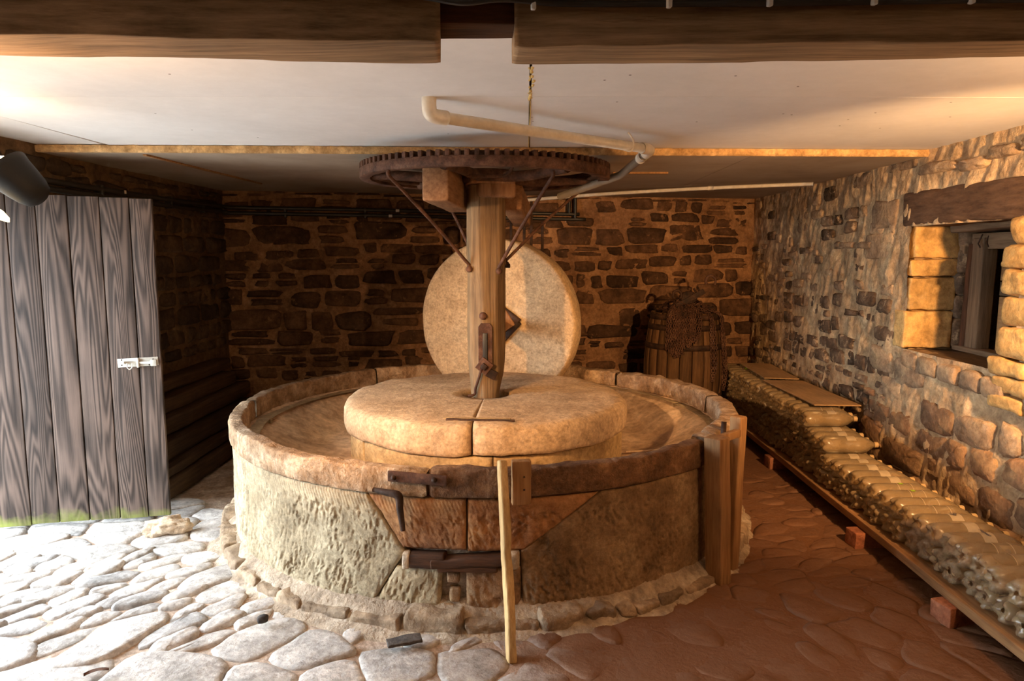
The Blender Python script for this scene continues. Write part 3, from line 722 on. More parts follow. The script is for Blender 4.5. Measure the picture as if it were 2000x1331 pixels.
# rim stones
def rim_seg(a0, a1, seed, hz=0., rough=.010, hw=.034):
    n = int((a1 - a0) * 2.6) + 4; m = 32
    cs = np.linspace(0, 2 * PI, m, endpoint=False); e = .3
    x = np.sign(np.cos(cs)) * np.abs(np.cos(cs)) ** e * hw; z = np.sign(np.sin(cs)) * np.abs(np.sin(cs)) ** e * .0575
    A = np.radians(np.linspace(a0, a1, n))
    t = np.linspace(0, 1, n); endr = np.clip(np.minimum(t, 1 - t) * n / 2.0, 0, 1) ** .5 * .12 + .88
    R = 1.382 - hw + x[None] * endr[:, None]; Z = .585 + z[None] * endr[:, None]
    S = np.stack([np.cos(A)[:, None] * R, np.sin(A)[:, None] * R, Z], -1)
    lump = fbm(np.stack([A * 1.3, A * 0 + seed, A * 0], -1), 3.2, seed, 3) * hz
    upm = np.clip((Z - .56) / .08, 0, 1)
    Z = Z + upm * (lump[:, None] + fbm(S, 13, seed + 2, 3) * .014)
    R = R + fbm(S, 9, seed + 4, 4) * rough + fbm(S, 40, seed + 6, 2) * .006
    P = np.stack([VC[0] + np.cos(A)[:, None] * R, VC[1] + np.sin(A)[:, None] * R, Z], -1)
    V = P.reshape(-1, 3); F = gridfaces(n, m, cv=True, flip=True)
    F += [list(range(m)), list(range((n - 1) * m, n * m))[::-1]]
    return V, F
for a0, a1, hz, sd in ((-177, -96.5, .01, 1), (-96, -42, .008, 2), (-40.5, 5, .03, 3), (5.4, 47.6, .03, 4), (48.6, 72, .028, 5), (72.3, 130, .012, 6), (130.4, 182.4, .012, 7)):
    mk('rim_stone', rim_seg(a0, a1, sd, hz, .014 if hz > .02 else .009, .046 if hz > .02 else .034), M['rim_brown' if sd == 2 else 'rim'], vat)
def bed_geo():
    n = 150; m = 22; A = np.linspace(-PI, PI, n, endpoint=False); r = np.linspace(.74, 1.35, m)
    z = .355 + .18 * np.clip((r - .8) / .53, 0, 1) ** 1.3
    P = np.stack([np.cos(A)[:, None] * r, np.sin(A)[:, None] * r, np.broadcast_to(z, (n, m))], -1)
    P[..., 2] += fbm(P, 3.2, 91, 3) * .018 + fbm(P, 14, 92, 2) * .004
    w = np.exp(-((r - 1.0) / .12) ** 2)
    P[..., 2] -= w[None] * .03 * (1 + .4 * np.sin(A * 3))[:, None]
    return P.reshape(-1, 3) + np.array([VC[0], VC[1], 0]), gridfaces(n, m, cu=True)
mk('trough_bed', bed_geo(), M['trough'], vat)
mk('trough_seam', tube(smooth_path([polar(.8, -12, .375), polar(.98, -8, .38), polar(1.1, -4, .415), polar(1.17, 4, .46), polar(1.3, 9, .515)], 5), .006, 6), M['trough'], vat)
# iron strap and hook over the rim joint
mk('iron_strap', bar(polar(1.398, -102.6, .613), polar(1.398, -93, .604), .042, .008, .004, 6, .001, 10, up=(0, 1, 0)), M['rust'], vat)
for d in (-101.6, -95.0): mk('bolt_head', dome(polar(1.401, d, .608), (math.cos(math.radians(d)), math.sin(math.radians(d)), 0), .011, .012), M['iron'], vat)
mk('iron_hook', tube(smooth_path([polar(1.405, -105, .555), polar(1.41, -102.5, .55), polar(1.41, -100.7, .54), polar(1.41, -100.5, .49), polar(1.405, -100.3, .44), polar(1.4, -100.2, .40)], 5), np.r_[np.linspace(.010, .017, 10), np.linspace(.017, .010, 16)], 8), M['iron'], vat)

# ================================================================== CENTRAL BED STONE
bed = thing('bed_stone', (VC[0], VC[1], .34), 'central round flat bed stone with a slot at the front, inside the vat', 'millstone')
def slab_geo():
    n = 220; A = np.radians(np.linspace(-91.55, 267.55, n))
    prof = np.array([(.13, .50), (.13, .655), (.135, .668), (.2, .672), (.32, .674), (.44, .673), (.56, .671), (.66, .670), (.73, .668), (.762, .663), (.778, .652), (.786, .636), (.79, .60), (.79, .57), (.788, .54), (.783, .522), (.74, .512)])
    R = np.broadcast_to(prof[:, 0], (n, len(prof))).copy(); Z = np.broadcast_to(prof[:, 1], (n, len(prof))).copy()
    S = np.stack([np.cos(A)[:, None] * R, np.sin(A)[:, None] * R, Z], -1)
    o = np.clip((R - .6) / .15, 0, 1)
    R += .008 + o * (fbm(S, 9, 5, 4) * .011 + fbm(S, 2.5, 6, 2) * .008); Z += fbm(S, 3, 8, 3) * .004 + o * fbm(S, 9, 9, 3) * .01 - (Z < .53) * 0
    t = np.minimum(np.arange(n), np.arange(n)[::-1]); er = np.exp(-t / 1.1)[:, None] * .02 * (prof[None, :, 0] > .7)
    R = R - er
    P = np.stack([VC[0] + np.cos(A)[:, None] * R, VC[1] + np.sin(A)[:, None] * R, Z], -1)
    F = gridfaces(n, len(prof)); k = len(prof)
    F += [list(range(k)), list(range((n - 1) * k, n * k))[::-1]]
    return P.reshape(-1, 3), F
mk('slab', slab_geo(), M['mill'], bed)
mk('slot_filling', rbox((VC[0] - .016, VC[1] - .42, .575), (.024, .58, .15), .003), M['slate'], bed)
mk('socket', lathe([(.001, .53), (.135, .53), (.135, .5)], 24, c=(VC[0], VC[1], 0)), M['slate'], bed)
for k in range(7):
    a0 = -93.5 + 9 - 51.43 * k - (6 if k % 2 else 0); a1 = -93.5 + 9 - 51.43 * (k + 1) - (6 if (k + 1) % 2 and k < 6 else 0)
    arc_block(.772, .33, .513, [(0, a1 + .15)], [(0, a0 - .15)], 'mill_base', res=.012, peck=.003, ang=.8, seed=20 + k, margin=False, name='drum_block', parent=bed, edge=.006)
mk('drum_core', lathe([(.001, .33), (.745, .33), (.745, .51), (.001, .51)], 64, c=(VC[0], VC[1], 0)), M['slate'], bed)
mk('iron_cramp', bar((-.385, 3.325, .674), (-.055, 3.30, .674), .02, .010, .003, 10, .003, 12), M['iron'], bed)
mk('cramp_seat', bar((-.40, 3.36, .672), (-.075, 3.345, .672), .02, .008, .003, 10, .003, 12, seed=4), M['mill_base'], bed)

# ================================================================== MILL SHAFT AND GEAR
shaft = thing('mill_shaft', (VC[0], VC[1], .53), 'upright timber mill shaft carrying a rusty toothed iron wheel under the ceiling', 'shaft')
def post_geo():
    zs = np.array([.53, .60, .68, .74, .80, .86, .92, 1.0, 1.15, 1.3, 1.5, 1.7, 1.84])
    zz = np.linspace(.53, 1.84, 70)
    wl = np.interp(zz, zs, [.075, .078, .083, .088, .094, .098, .100, .101, .100, .099, .098, .097, .096])   # left half width
    wr = np.interp(zz, zs, [.060, .062, .066, .078, .092, .098, .100, .101, .102, .102, .102, .101, .1])
    m = 48; A = np.linspace(0, 2 * PI, m, endpoint=False); V = []
    ch = np.interp(zz, [.53, .8, .95, 1.3, 1.4, 1.84], [.55, .5, .62, .60, .45, .40])
    for k, z in enumerate(zz):
        c, s = np.cos(A), np.sin(A)
        sq = 1 / np.maximum(np.abs(c), np.abs(s)); oc = (2 - ch[k] * .95) / (np.abs(c) + np.abs(s))
        r = np.minimum(sq, oc)
        x = r * c * np.where(c > 0, wr[k], wl[k]); y = r * s * .098
        V.append(np.stack([x, y, np.full(m, z)], 1))
    V = np.concatenate(V); nn = fbm(V * np.array([1, 1, .25]), 16, 4, 3) * .004
    d = V[:, :2] / np.linalg.norm(V[:, :2], axis=1, keepdims=True); V[:, :2] += d * nn[:, None]
    V[:, :2] = V[:, :2] @ rotz(.28)[:2, :2].T
    F = gridfaces(70, m, cv=True, flip=True) + [list(range(m)), list(range(69 * m, 70 * m))[::-1]]
    return V + np.array([VC[0], VC[1], 0]), F
mk('timber_post', post_geo(), M['post'], shaft)
px, py = VC
mk('collar', rbox((px + .04, py, 1.815), (.215, .22, .085), .02, (3, 3, 2), .004, 8, rotz(.28)), M['cross'], shaft)
mk('collar', rbox((px + .015, py, 1.868), (.25, .25, .045), .01, (3, 3, 1), .003, 8, rotz(.28)), M['cross'], shaft)
# slotted iron plate, bolt, square washer, hook on the front of the post
yf = py - .106
def plate_geo():
    w, z0, z1, sw, s0, s1 = .038, .84, 1.085, .013, .87, 1.03
    o = [(-w, z0), (w, z0), (w, z1 - .018), (w * .6, z1), (-w * .6, z1), (-w, z1 - .018)]
    xs = [-w, -sw, sw, w]; zs = [z0, s0, s1, z1 - .02, z1]
    parts = []
    for (a, b, c, d) in ((-w, -sw, z0, z1 - .02), (sw, w, z0, z1 - .02), (-sw, sw, z0, s0), (-sw, sw, s1, z1 - .02)):
        parts.append(rbox(((a + b) / 2, 0, (c + d) / 2), (b - a + .001, .012, d - c + .001), .002))
    V, F = join(*parts, slab_y([(-w, z1 - .021), (w, z1 - .021), (w * .6, z1), (-w * .6, z1)], -.006, .006))
    return V, F
def slab_y(pts, y0, y1):
    n = len(pts); V = [(p[0], y0, p[1]) for p in pts] + [(p[0], y1, p[1]) for p in pts]
    F = [list(range(n)), list(range(n, 2 * n))[::-1]] + [[(i + 1) % n, i, n + i, n + (i + 1) % n] for i in range(n)]
    return np.array(V), F
def place(VF, loc, R=None):
    V = VF[0] if R is None else VF[0] @ np.array(R).T
    return V + np.array(loc), VF[1]
mk('slot_plate', place(plate_geo(), (px - .0, yf + .002, 0), rotz(.1)), M['rust'], shaft, smooth=False)
mk('slot_shade', rbox((px, yf + .0, .95), (.0255, .02, .16), .002), M['black'], shaft)  # solid black block standing in for the shade inside the slot
mk('bolt_head', dome((px - .012, yf - .002, 1.125), (0, -1, 0), .022, .02, 14), M['rust'], shaft)
Rw = np.array(Euler((0, math.radians(38), 0)).to_matrix())
mk('square_washer', rbox((px - .004, yf - .012, .845), (.075, .014, .075), .003, M=Rw), M['rust'], shaft, smooth=False)
mk('nut', rbox((px - .006, yf - .028, .845), (.032, .026, .032), .006, M=Rw), M['iron'], shaft)
mk('square_washer', rbox((px + .035, yf - .004, .80), (.06, .012, .05), .003, M=np.array(Euler((.1, .5, .2)).to_matrix())), M['iron'], shaft)
mk('hook_rod', tube(smooth_path([(px - .02, yf - .02, .835), (px - .035, yf - .015, .78), (px - .055, yf + .0, .72), (px - .06, yf + .01, .685), (px - .08, yf + .0, .676), (px - .10, yf + .0, .678)], 5), .0075, 8), M['rust'], shaft)
mk('axle', bar((px + .02, py, .985), (-.20, 5.0, .985), .075, .075, .012, 6, .003, 8), M['cross_y'], shaft)
# timbers clamping the gear
mk('cross_timber', bar((-.435, 3.43, 1.805), (-.40, 4.25, 1.80), .13, .175, .012, 12, .004, 7, fine=.001), M['cross_y'], shaft)
mk('cross_timber', bar((-.085, 4.1, 1.79), (-.03, 5.1, 1.735), .12, .15, .012, 10, .004, 7, seed=3), M['cross_y'], shaft)
for x, y, z0, z1 in ((-.015, 5.12, 1.52, 1.84), (.035, 5.12, 1.52, 1.84), (.115, 5.16, 1.47, 1.7), (-.11, 5.12, 1.56, 1.7)):
    mk('iron_strap', bar((x, y, z0), (x, y, z1), .02, .03, .004, 4, .002, 9, up=(0, 1, 0)), M['iron'], shaft)
mk('iron_strap', bar((-.14, 5.13, 1.70), (.14, 5.16, 1.70), .02, .012, .003), M['iron'], shaft)
# gear wheel
GR = .685
grim = mk('gear_rim', lathe([(GR - .055, 1.870), (GR - .004, 1.868), (GR, 1.874), (GR, 1.915), (GR - .006, 1.920), (GR - .040, 1.920), (GR - .041, 1.944), (GR - .056, 1.944), (GR - .058, 1.912), (GR - .055, 1.870)], 144, c=(px, py, 0)), M['rust'], shaft)
mk('rim_flange', lathe([(GR - .055, 1.885), (GR - .055, 1.900), (GR - .10, 1.900), (GR - .10, 1.885), (GR - .055, 1.885)], 96, c=(px, py, 0)), M['rust'], grim)
tv, tf = rbox((0, 0, 0), (.040, .0225, .03), .003)
tooth_me = mesh('tooth', tv, tf, M['rust'])
NT = 92
for k in range(NT):
    a = 2 * PI * k / NT
    inst('tooth', tooth_me, grim, (px + (GR - .0205) * math.cos(a), py + (GR - .0205) * math.sin(a), 1.932), (0, 0, a))
for k in range(6):
    a = 2 * PI * k / 6 + .25; d = np.array([math.cos(a), math.sin(a), 0]); q = np.array([-d[1], d[0], 0]); c = np.array([px, py, 1.885])
    P = smooth_path([c + d * .1, c + d * .3 + q * .03 - np.array([0, 0, .008]), c + d * .5 + q * .02, c + d * (GR - .07)], 5)
    mk('spoke', tube(P, np.linspace(.03, .024, len(P)), 8), M['rust'], grim)
mk('hub', lathe([(.02, 1.855), (.15, 1.855), (.16, 1.870), (.16, 1.920), (.02, 1.920)], 32, c=(px, py, 0)), M['rust'], grim)
# braces
for a, b, bend in (((-.668, 3.48, 1.868), (-.316, 3.925, 1.405), .02), ((.128, 3.52, 1.868), (-.15, 3.90, 1.395), .02), ((.315, 4.35, 1.865), (-.115, 4.03, 1.43), .0), ((-.52, 4.45, 1.865), (-.31, 4.06, 1.47), 0)):
    a, b = np.array(a), np.array(b); d = (b - a) / np.linalg.norm(b - a)
    br = mk('brace_rod', tube(smooth_path([a + (0, 0, .0), a + (0, 0, -.025), a + d * .09 + (0, 0, -.018), a * .45 + b * .55, b - d * .05, b + (0, 0, .0), b + (0, 0, -.025)], 5), .0095, 8), M['rust'], shaft)
    mk('eye_bolt', dome(b + (0, -.012, -.022), (0, -1, 0), .019, .014, 12), M['rust'], br)
mk('lock_bar', tube(smooth_path([(-.30, 3.62, 1.855), (-.2, 3.6, 1.852), (-.12, 3.6, 1.852), (-.085, 3.59, 1.870), (-.07, 3.585, 1.895)], 5), .008, 8), M['rust'], shaft)
mk('side_bolt', tube([(px + .10, 3.98, 1.40), (px + .135, 3.97, 1.40)], .012, 8), M['iron'], shaft)

# ================================================================== RUNNER STONE
runner = thing('runner_stone', (-.19, 5.02, .985), 'upright round runner stone standing in the vat behind the shaft', 'millstone')
RM = frame((-math.sin(.36), -math.cos(.36), -.035))
def runner_geo():
    R, T = .585, .17; n = 128
    prof = [(.001, T / 2 - .004), (.12, T / 2 - .003), (.25, T / 2), (.4, T / 2 + .002), (.52, T / 2 + .001), (R - .018, T / 2), (R - .006, T / 2 - .007), (R, T / 2 - .02), (R + .002, 0), (R, -T / 2 + .02), (R - .01, -T / 2), (.4, -T / 2), (.001, -T / 2)]
    V, F = lathe(prof, n); rr = np.linalg.norm(V[:, :2], axis=1)
    o = np.clip((rr - .5) / .06, 0, 1); d = V[:, :2] / (rr[:, None] + 1e-6)
    V[:, :2] += d * (o * fbm(V, 6, 3, 3) * .006)[:, None]; V[:, 2] += fbm(V, 5, 8, 3) * .0025
    return V @ RM.T + np.array([-.19, 5.02, .985]), F
mk('disc', runner_geo(), M['runner'], runner)
fc = np.array([-.19, 5.02, .985]) + RM @ np.array([0, 0, .088])
def onface(u, v, w=0): return fc + RM[:, 0] * -u + RM[:, 1] * v + RM[:, 2] * w
rx = -1 if RM[0, 0] < 0 else 1
def fp(u, v, w=.018): return fc + RM[:, 0] * u * rx + np.array([0, 0, v]) + RM[:, 2] * w
for a, b in (((.19, .02), (-.01, .16)), ((.19, .02), (.05, -.13))):
    mk('iron_band', bar(fp(*a), fp(*b), .04, .035, .006, 6, .003, 12, up=tuple(RM[:, 2])), M['iron'], runner)
mk('axle_end', rbox(fp(.07, .02, .02), (.14, .14, .05), .01, (2, 2, 1), .003, 10, frame(RM[:, 2]) @ rotz(.6)), M['cross'], runner)

# ================================================================== WOODEN PROPS AT THE VAT
stk = thing('wooden_stake', (-.052, 2.40, 0), 'pale split wooden stake leaning upright against the vat front', 'stake')
mk('stake_pole', bar((-.050, 2.40, -.005), (-.088, 2.565, .70), .05, .032, .008, 26, .005, 8, seed=4, fine=.002, up=(1, .3, 0)), M['stake'], stk)
blk = thing('rim_block', (-.02, 2.60, .52), 'short flat wooden block fixed to the rim behind the leaning stake', 'block')
mk('block_board', rbox((-.018, 2.595, .605), (.072, .035, .172), .004, (3, 1, 6), .002, 9, rotz(.16)), M['prop'], blk)
for z in (.63, .58): mk('nail_head', dome((-.006, 2.577, z), (.1, -1, 0), .004, .003, 8), M['iron'], blk)
prp = thing('wooden_prop', (.9, 3.08, 0), 'pair of upright wooden props with crosspiece bracing the vat at right', 'prop')
mk('upright', bar((.865, 3.035, 0), (.828, 3.01, .675), .075, .085, .006, 14, .004, 6, seed=1, fine=.001, up=(-.64, .77, 0)), M['prop'], prp)
mk('upright', bar((.958, 3.17, 0), (.962, 3.16, .735), .055, .06, .01, 14, .005, 6, seed=2, fine=.001, up=(-.64, .77, 0)), M['prop'], prp)
mk('crosspiece', bar((.85, 3.05, .655), (.975, 3.15, .665), .03, .035, .004, 3), M['prop'], prp)
mk('iron_pin', tube([(.885, 3.11, .72), (.88, 3.10, .64)], .012, 8), M['iron'], prp)

# ================================================================== DOOR
DA, DB = np.array([-1.96, 3.726]), np.array([-2.782, 3.539]); dU = (DB - DA) / np.linalg.norm(DB - DA); dN = np.array([dU[1], -dU[0]])
if dN[1] > 0: dN = -dN
door = tag(bpy.data.objects.new('door_1', None), 'open plank door of dark weathered boards with mossy foot and small bolt', kind='structure'); COL.objects.link(door); door.location = (-2.4, 3.63, 0); ABS[door] = Vector(door.location)
dM = np.stack([np.array([dU[0], dU[1], 0]), np.array([dN[0], dN[1], 0]), np.array([0, 0, 1])], 1)
if np.linalg.det(dM) < 0: dM[:, 0] *= -1
u = 0.
for k, w in enumerate((.112, .142, .150, .146, .136, .155, .150, .15)):
    c = DA + dU * (u + w / 2); zt = 1.752 + .004 * k; zb = .03 + RNG.uniform(0, .008)
    mk('plank', rbox((c[0] + dN[0] * RNG.uniform(0, .003), c[1] + dN[1] * RNG.uniform(0, .003), (zb + zt) / 2), (w - .005, .026, zt - zb), .003, (1, 1, 1), M=dM), M['door'], door); u += w
for z in (.35, 1.4):
    c = DA + dU * .6 - dN * .03; mk('ledge', rbox((c[0], c[1], z), (1.15, .03, .14), .004, M=dM), M['door'], door)
bo = DA + dU * .115 + dN * .016
bolt = mk('bolt_plate', rbox((bo[0], bo[1], .893), (.2, .004, .046), .001, M=dM @ np.array(Euler((0, .035 if dM[0, 0] < 0 else -.035, 0)).to_matrix())), M['zinc'], door)
def dp(uu, off, z): c = DA + dU * uu + dN * off; return (c[0], c[1], z)
mk('bolt_bar', tube([dp(.18, .026, .893), dp(.03, .026, .889)], .007, 10), M['zinc'], bolt)
mk('bolt_guide', rbox(dp(.112, .026, .891), (.012, .02, .05), .003, M=dM), M['zinc'], bolt)
mk('bolt_guide', rbox(dp(.035, .026, .889), (.03, .018, .034), .003, M=dM), M['zinc'], bolt)
mk('bolt_loop', tube(smooth_path([dp(.165, .03, .89), dp(.165, .034, .87), dp(.152, .036, .858), dp(.14, .034, .87), dp(.14, .03, .89)], 5), .003, 6), M['zinc'], bolt)
for uu, dz in ((.195, .014), (.195, -.014), (.04, .014), (.06, -.016)): mk('screw', dome(dp(uu, .019, .893 + dz), (*dN, 0), .004, .002, 8), M['iron'], bolt)

# ================================================================== OLD TIMBERS STACKED AT LEFT
for k, (x, z0, h, y0, y1, w, lb) in enumerate((
        (-2.22, .0, .13, 3.98, 5.2, .24, 'lowest rounded old timber of the stack behind the door'),
        (-2.25, .13, .07, 4.02, 5.3, .24, 'thin broken plank lying on the lowest timber behind the door'),
        (-2.29, .19, .14, 3.95, 5.6, .22, 'broad brown timber, second thick one up in the left stack'),
        (-2.34, .325, .13, 3.9, 5.65, .2, 'long timber with worn knot, middle of the left stack'),
        (-2.38, .45, .11, 3.9, 5.5, .18, 'dark squared timber near the top of the left stack'),
        (-2.42, .555, .10, 3.9, 5.55, .14, 'topmost blackened timber of the stack against the left wall'))):
    o = mk('stacked_timber', bar((x, y0, z0 + h / 2), (x - .01, y1, z0 + h / 2 - .004), w, h * .88, .03 if k != 4 else .01, 24, .013, 4, seed=k * 7, fine=.003), M['timber_dark_y'])
    tag(o, lb, 'timber', 'timbers stacked by the left wall')

# ================================================================== BARREL, CHAIN, HOIST
bc = np.array([1.36, 6.08, 0])
barrel = thing('barrel', tuple(bc), 'old wooden barrel with iron hoops in the far right corner', 'barrel')
def bar_r(z): return .275 + .06 * math.sin(PI * min(max(z, 0), 1) ** 1.0) if z <= 1 else .275
NS = 20
for k in range(NS):
    a0, a1 = 2 * PI * k / NS + .012, 2 * PI * (k + 1) / NS - .012
    zs = np.linspace(0, .98, 14); rr = np.array([bar_r(z) for z in zs]); A = np.linspace(a0, a1, 4)
    out = np.stack([np.cos(A)[None] * rr[:, None], np.sin(A)[None] * rr[:, None], np.broadcast_to(zs[:, None], (14, 4))], -1)
    inn = out.copy(); inn[..., :2] *= ((rr - .025) / rr)[:, None, None]
    loop = np.concatenate([out, inn[:, ::-1]], 1)
    V = loop.reshape(-1, 3) + bc + RNG.normal(0, .001, 3); F = gridfaces(14, 8, cv=True, flip=True) + [list(range(8)), list(range(13 * 8, 14 * 8))[::-1]]
    mk('stave', (V, F), M['barrel'], barrel)
for z in (.12, .28, .70, .86, .945):
    r = bar_r(z) + .004
    mk('hoop', lathe([(r - .003, z - .024), (r + .004, z - .024), (r + .004, z + .024), (r - .003, z + .024), (r - .003, z - .024)], 40, c=bc), M['iron'], barrel)
mk('head', lathe([(.001, .93), (.26, .93), (.26, .95), (.001, .95)][::-1], 32, c=bc), M['barrel'], barrel)
def links(path, pitch=.026, wr=.0042, lw=.011):
    P = smooth_path(path, 12); L = np.r_[0, np.cumsum(np.linalg.norm(np.diff(P, axis=0), axis=1))]
    n = max(2, int(L[-1] / (pitch * .8))); out = []
    for i in range(n):
        s = (i + .5) / n * L[-1]; p = np.array([np.interp(s, L, P[:, k]) for k in range(3)]); q = np.array([np.interp(min(s + .01, L[-1]), L, P[:, k]) for k in range(3)]) - np.array([np.interp(max(s - .01, 0), L, P[:, k]) for k in range(3)])
        Mx = frame(q, (.3, 1, .2)) @ rotz((PI / 2) * (i % 2) + .4)
        A = np.linspace(0, 2 * PI, 8, endpoint=False); ring = np.stack([np.cos(A) * lw * .8, A * 0, np.sin(A) * pitch * .58], 1)
        out.append(tube(ring @ Mx.T + p, wr, 4, closed=True))
    return join(*out)
chain = thing('chain', (1.32, 5.85, .98), 'rusty chain heaped on the barrel top with loops hanging down its side', 'chain')
def bsurf(a, z, off=.018): r = bar_r(z) + off; return bc + np.array([r * math.cos(a), r * math.sin(a), z])
for k in range(13):                          # hanging loops at the left front
    a = math.radians(-128 + k * 3.4) ; zb = .62 + .16 * abs(k - 3) / 9 + RNG.uniform(-.02, .02); a2 = a + math.radians(RNG.uniform(3, 8))
    top = bc + np.array([-.07 + RNG.uniform(-.05, .05), -.15, 1.04 + RNG.uniform(0, .05)])
    mk('chain_strand', links([top, bsurf(a, .98, .02), bsurf(a, .85, .022 + .006 * (k % 3)), bsurf((a + a2) / 2, zb, .022 + .006 * (k % 3)), bsurf(a2, .86, .03), bsurf(a2, .97, .03), top + (.03, 0, .02)]), M['rust'], chain)
for a, zb in ((-62, .44), (-58, .5), (-33, .35), (-28, .4), (-35, .55)):
    a = math.radians(a); mk('chain_strand', links([bc + (.02, -.12, 1.03), bsurf(a, .97), bsurf(a, .8), bsurf(a + .02, zb), bsurf(a + .05, zb + .12, .03), bsurf(a + .06, .9, .028)]), M['rust'], chain)
for k in range(16):
    pts = [bc + np.array([.20 * RNG.uniform(-1, 1), -.05 + .2 * RNG.uniform(-1, 1), .975 + RNG.uniform(0, .1) * (1 if k < 10 else .5)]) for _ in range(5)]
    mk('chain_strand', links(pts), M['rust'], chain)
hoist = thing('chain_hoist', (1.36, 5.95, 1.05), 'rusty chain hoist block with two hooks lying on the chain heap', 'hoist')
hd = np.array([.86, 0, .5]); hd /= np.linalg.norm(hd); h0 = np.array([1.27, 5.92, 1.06]); hf = frame(hd)
for s in (-.035, -.012, .012, .035):
    V, F = lathe([(.001, s - .006), (.05, s - .006), (.055, s), (.05, s + .006), (.001, s + .006)], 20); V = V @ frame((0, -1, .15)).T
    mk('plate', (V * np.array([1.3, 1, 1]) + h0 + hd * .09, F), M['iron'], hoist)
for t in np.linspace(-.02, .2, 8): mk('spacer', tube([h0 + hd * t + hf[:, 1] * .045, h0 + hd * t - hf[:, 1] * .03], .009, 6), M['iron'], hoist)
mk('cheek', bar(h0 - hd * .03 + (0, -.05, -.01), h0 + hd * .23 + (0, -.05, -.01), .045, .01, .006, up=(0, 1, 0)), M['iron'], hoist)
th = np.linspace(-.6, 3.9, 22); hk = h0 + hd * .25 + np.array([.035, -.04, .06])
mk('hook', tube(np.array([hk + np.array([-math.cos(t) * .04, 0, math.sin(t) * .045]) for t in th]), np.linspace(.013, .009, 22), 8), M['rust'], hoist)
hk2 = h0 + np.array([-.02, -.04, .07])
mk('hook', tube(np.array([hk2 + np.array([-math.cos(t) * .035, 0, math.sin(t) * .04]) for t in th]), .011, 8), M['iron'], hoist)

# ================================================================== BOTTLE STACK
ZP = .128
plank = tag(mk('bottle_plank', bar((1.87, 1.9, ZP - .02), (1.87, 6.35, ZP - .02), .36, .04, .004, 30, .004, 2, seed=2), M['prop_y']), 'long low plank on bricks carrying the plastic bottles', 'plank')
for (x, y, lb) in ((1.745, 2.72, 'red brick under the near end of the bottle plank'), (1.735, 3.46, 'red brick under the middle of the bottle plank'), (1.76, 4.78, 'red brick under the far part of the bottle plank')):
    b = mk('brick', rbox((x, y, .043), (.2, .1, .083), .006, (6, 3, 3), .002, 12, rotz(.25 if y < 3 else .1), fine=.001), M['brick']); tag(b, lb, 'brick', 'bricks under the plank')
def bottle_mesh():
    n = 30; prof = [(.010, .018), (.022, .012), (.036, .002), (.044, .006), (.050, .022), (.0515, .04), (.0515, .12), (.049, .128), (.0505, .136), (.0505, .20), (.0515, .206), (.0515, .222), (.048, .245), (.040, .268), (.028, .290), (.017, .306), (.0135, .312), (.0135, .322)]
    V, F = lathe(prof, n); V = V.reshape(n, len(prof), 3)
    A = np.linspace(0, 2 * PI, n, endpoint=False); lobe = (.5 + .5 * np.cos(5 * A))
    for k, amt in ((0, .001), (1, .006), (2, .013), (3, .015), (4, .006)):
        V[:, k, 2] += (1 - lobe) * amt; V[:, k, :2] *= (1 - (1 - lobe) * amt * 3)[:, None]
    V = V.reshape(-1, 3)
    return mesh('bottle_body', V, F, M['bottle'])
bot_me = bottle_mesh()
cap_me = mesh('cap', *lathe([(.0165, .312), (.0165, .332), (.015, .335), (.001, .335)], 16), M['cap'])
lab_me = mesh('paper_label', *lathe([(.0512, .142), (.0512, .194)], 18, a0=-.9, a1=1.3), M['paper'])
band_me = mesh('label_band', *lathe([(.0514, .133), (.0514, .1365)], 24), M['paper'])
band2_me = mesh('label_band', *lathe([(.0514, .199), (.0514, .2025)], 24), M['paper'])
leaf_me = mesh('green_mark', *lathe([(.0517, .145), (.0517, .165)], 5, a0=-.25, a1=.2), M['green'])
BOT = []
def bottle(y, z, row, k):
    dx = RNG.uniform(-.012, .012)
    # lies across the plank: base towards the room, neck towards the wall
    o = thing('plastic_bottle', (1.715 + dx, y, z), '', 'bottle', 'plastic bottles stacked along the right wall',
              rot=Matrix(((0, 0, 1), (math.cos(0), 0, 0), (0, 1, 0))).to_euler())
    Mx = Matrix(((0, 0, 1), (1, 0, 0), (0, 1, 0))) @ Matrix.Rotation(RNG.uniform(0, 2 * PI), 3, 'Z')
    up = Matrix(((0, 0, 1), (1, 0, 0), (0, 1, 0))).to_4x4()
    spin = RNG.uniform(-.5, .5)
    o.rotation_euler = (Matrix.Rotation(RNG.uniform(-.006, .006), 4, 'Z') @ up).to_euler()
    b = local('bottle_body', bot_me, o); b.rotation_euler = (0, 0, RNG.uniform(0, 6.28))
    local('cap', cap_me, o)
    j = RNG.random()
    if j < .3 or row == 'top': 
        l = local('paper_label', lab_me, o); l.rotation_euler = (0, 0, PI / 2 + spin - .2)
    else:
        local('label_band', band_me, o); local('label_band', band2_me, o)
        if RNG.random() < .5: g_ = local('green_mark', leaf_me, o); g_.rotation_euler = (0, 0, PI / 2 + spin)
    return o
pit = .106
CNT = {}
ORD = 'first second third fourth fifth sixth seventh eighth ninth tenth eleventh twelfth thirteenth fourteenth fifteenth sixteenth seventeenth eighteenth nineteenth twentieth twenty-first twenty-second twenty-third twenty-fourth twenty-fifth'.split()
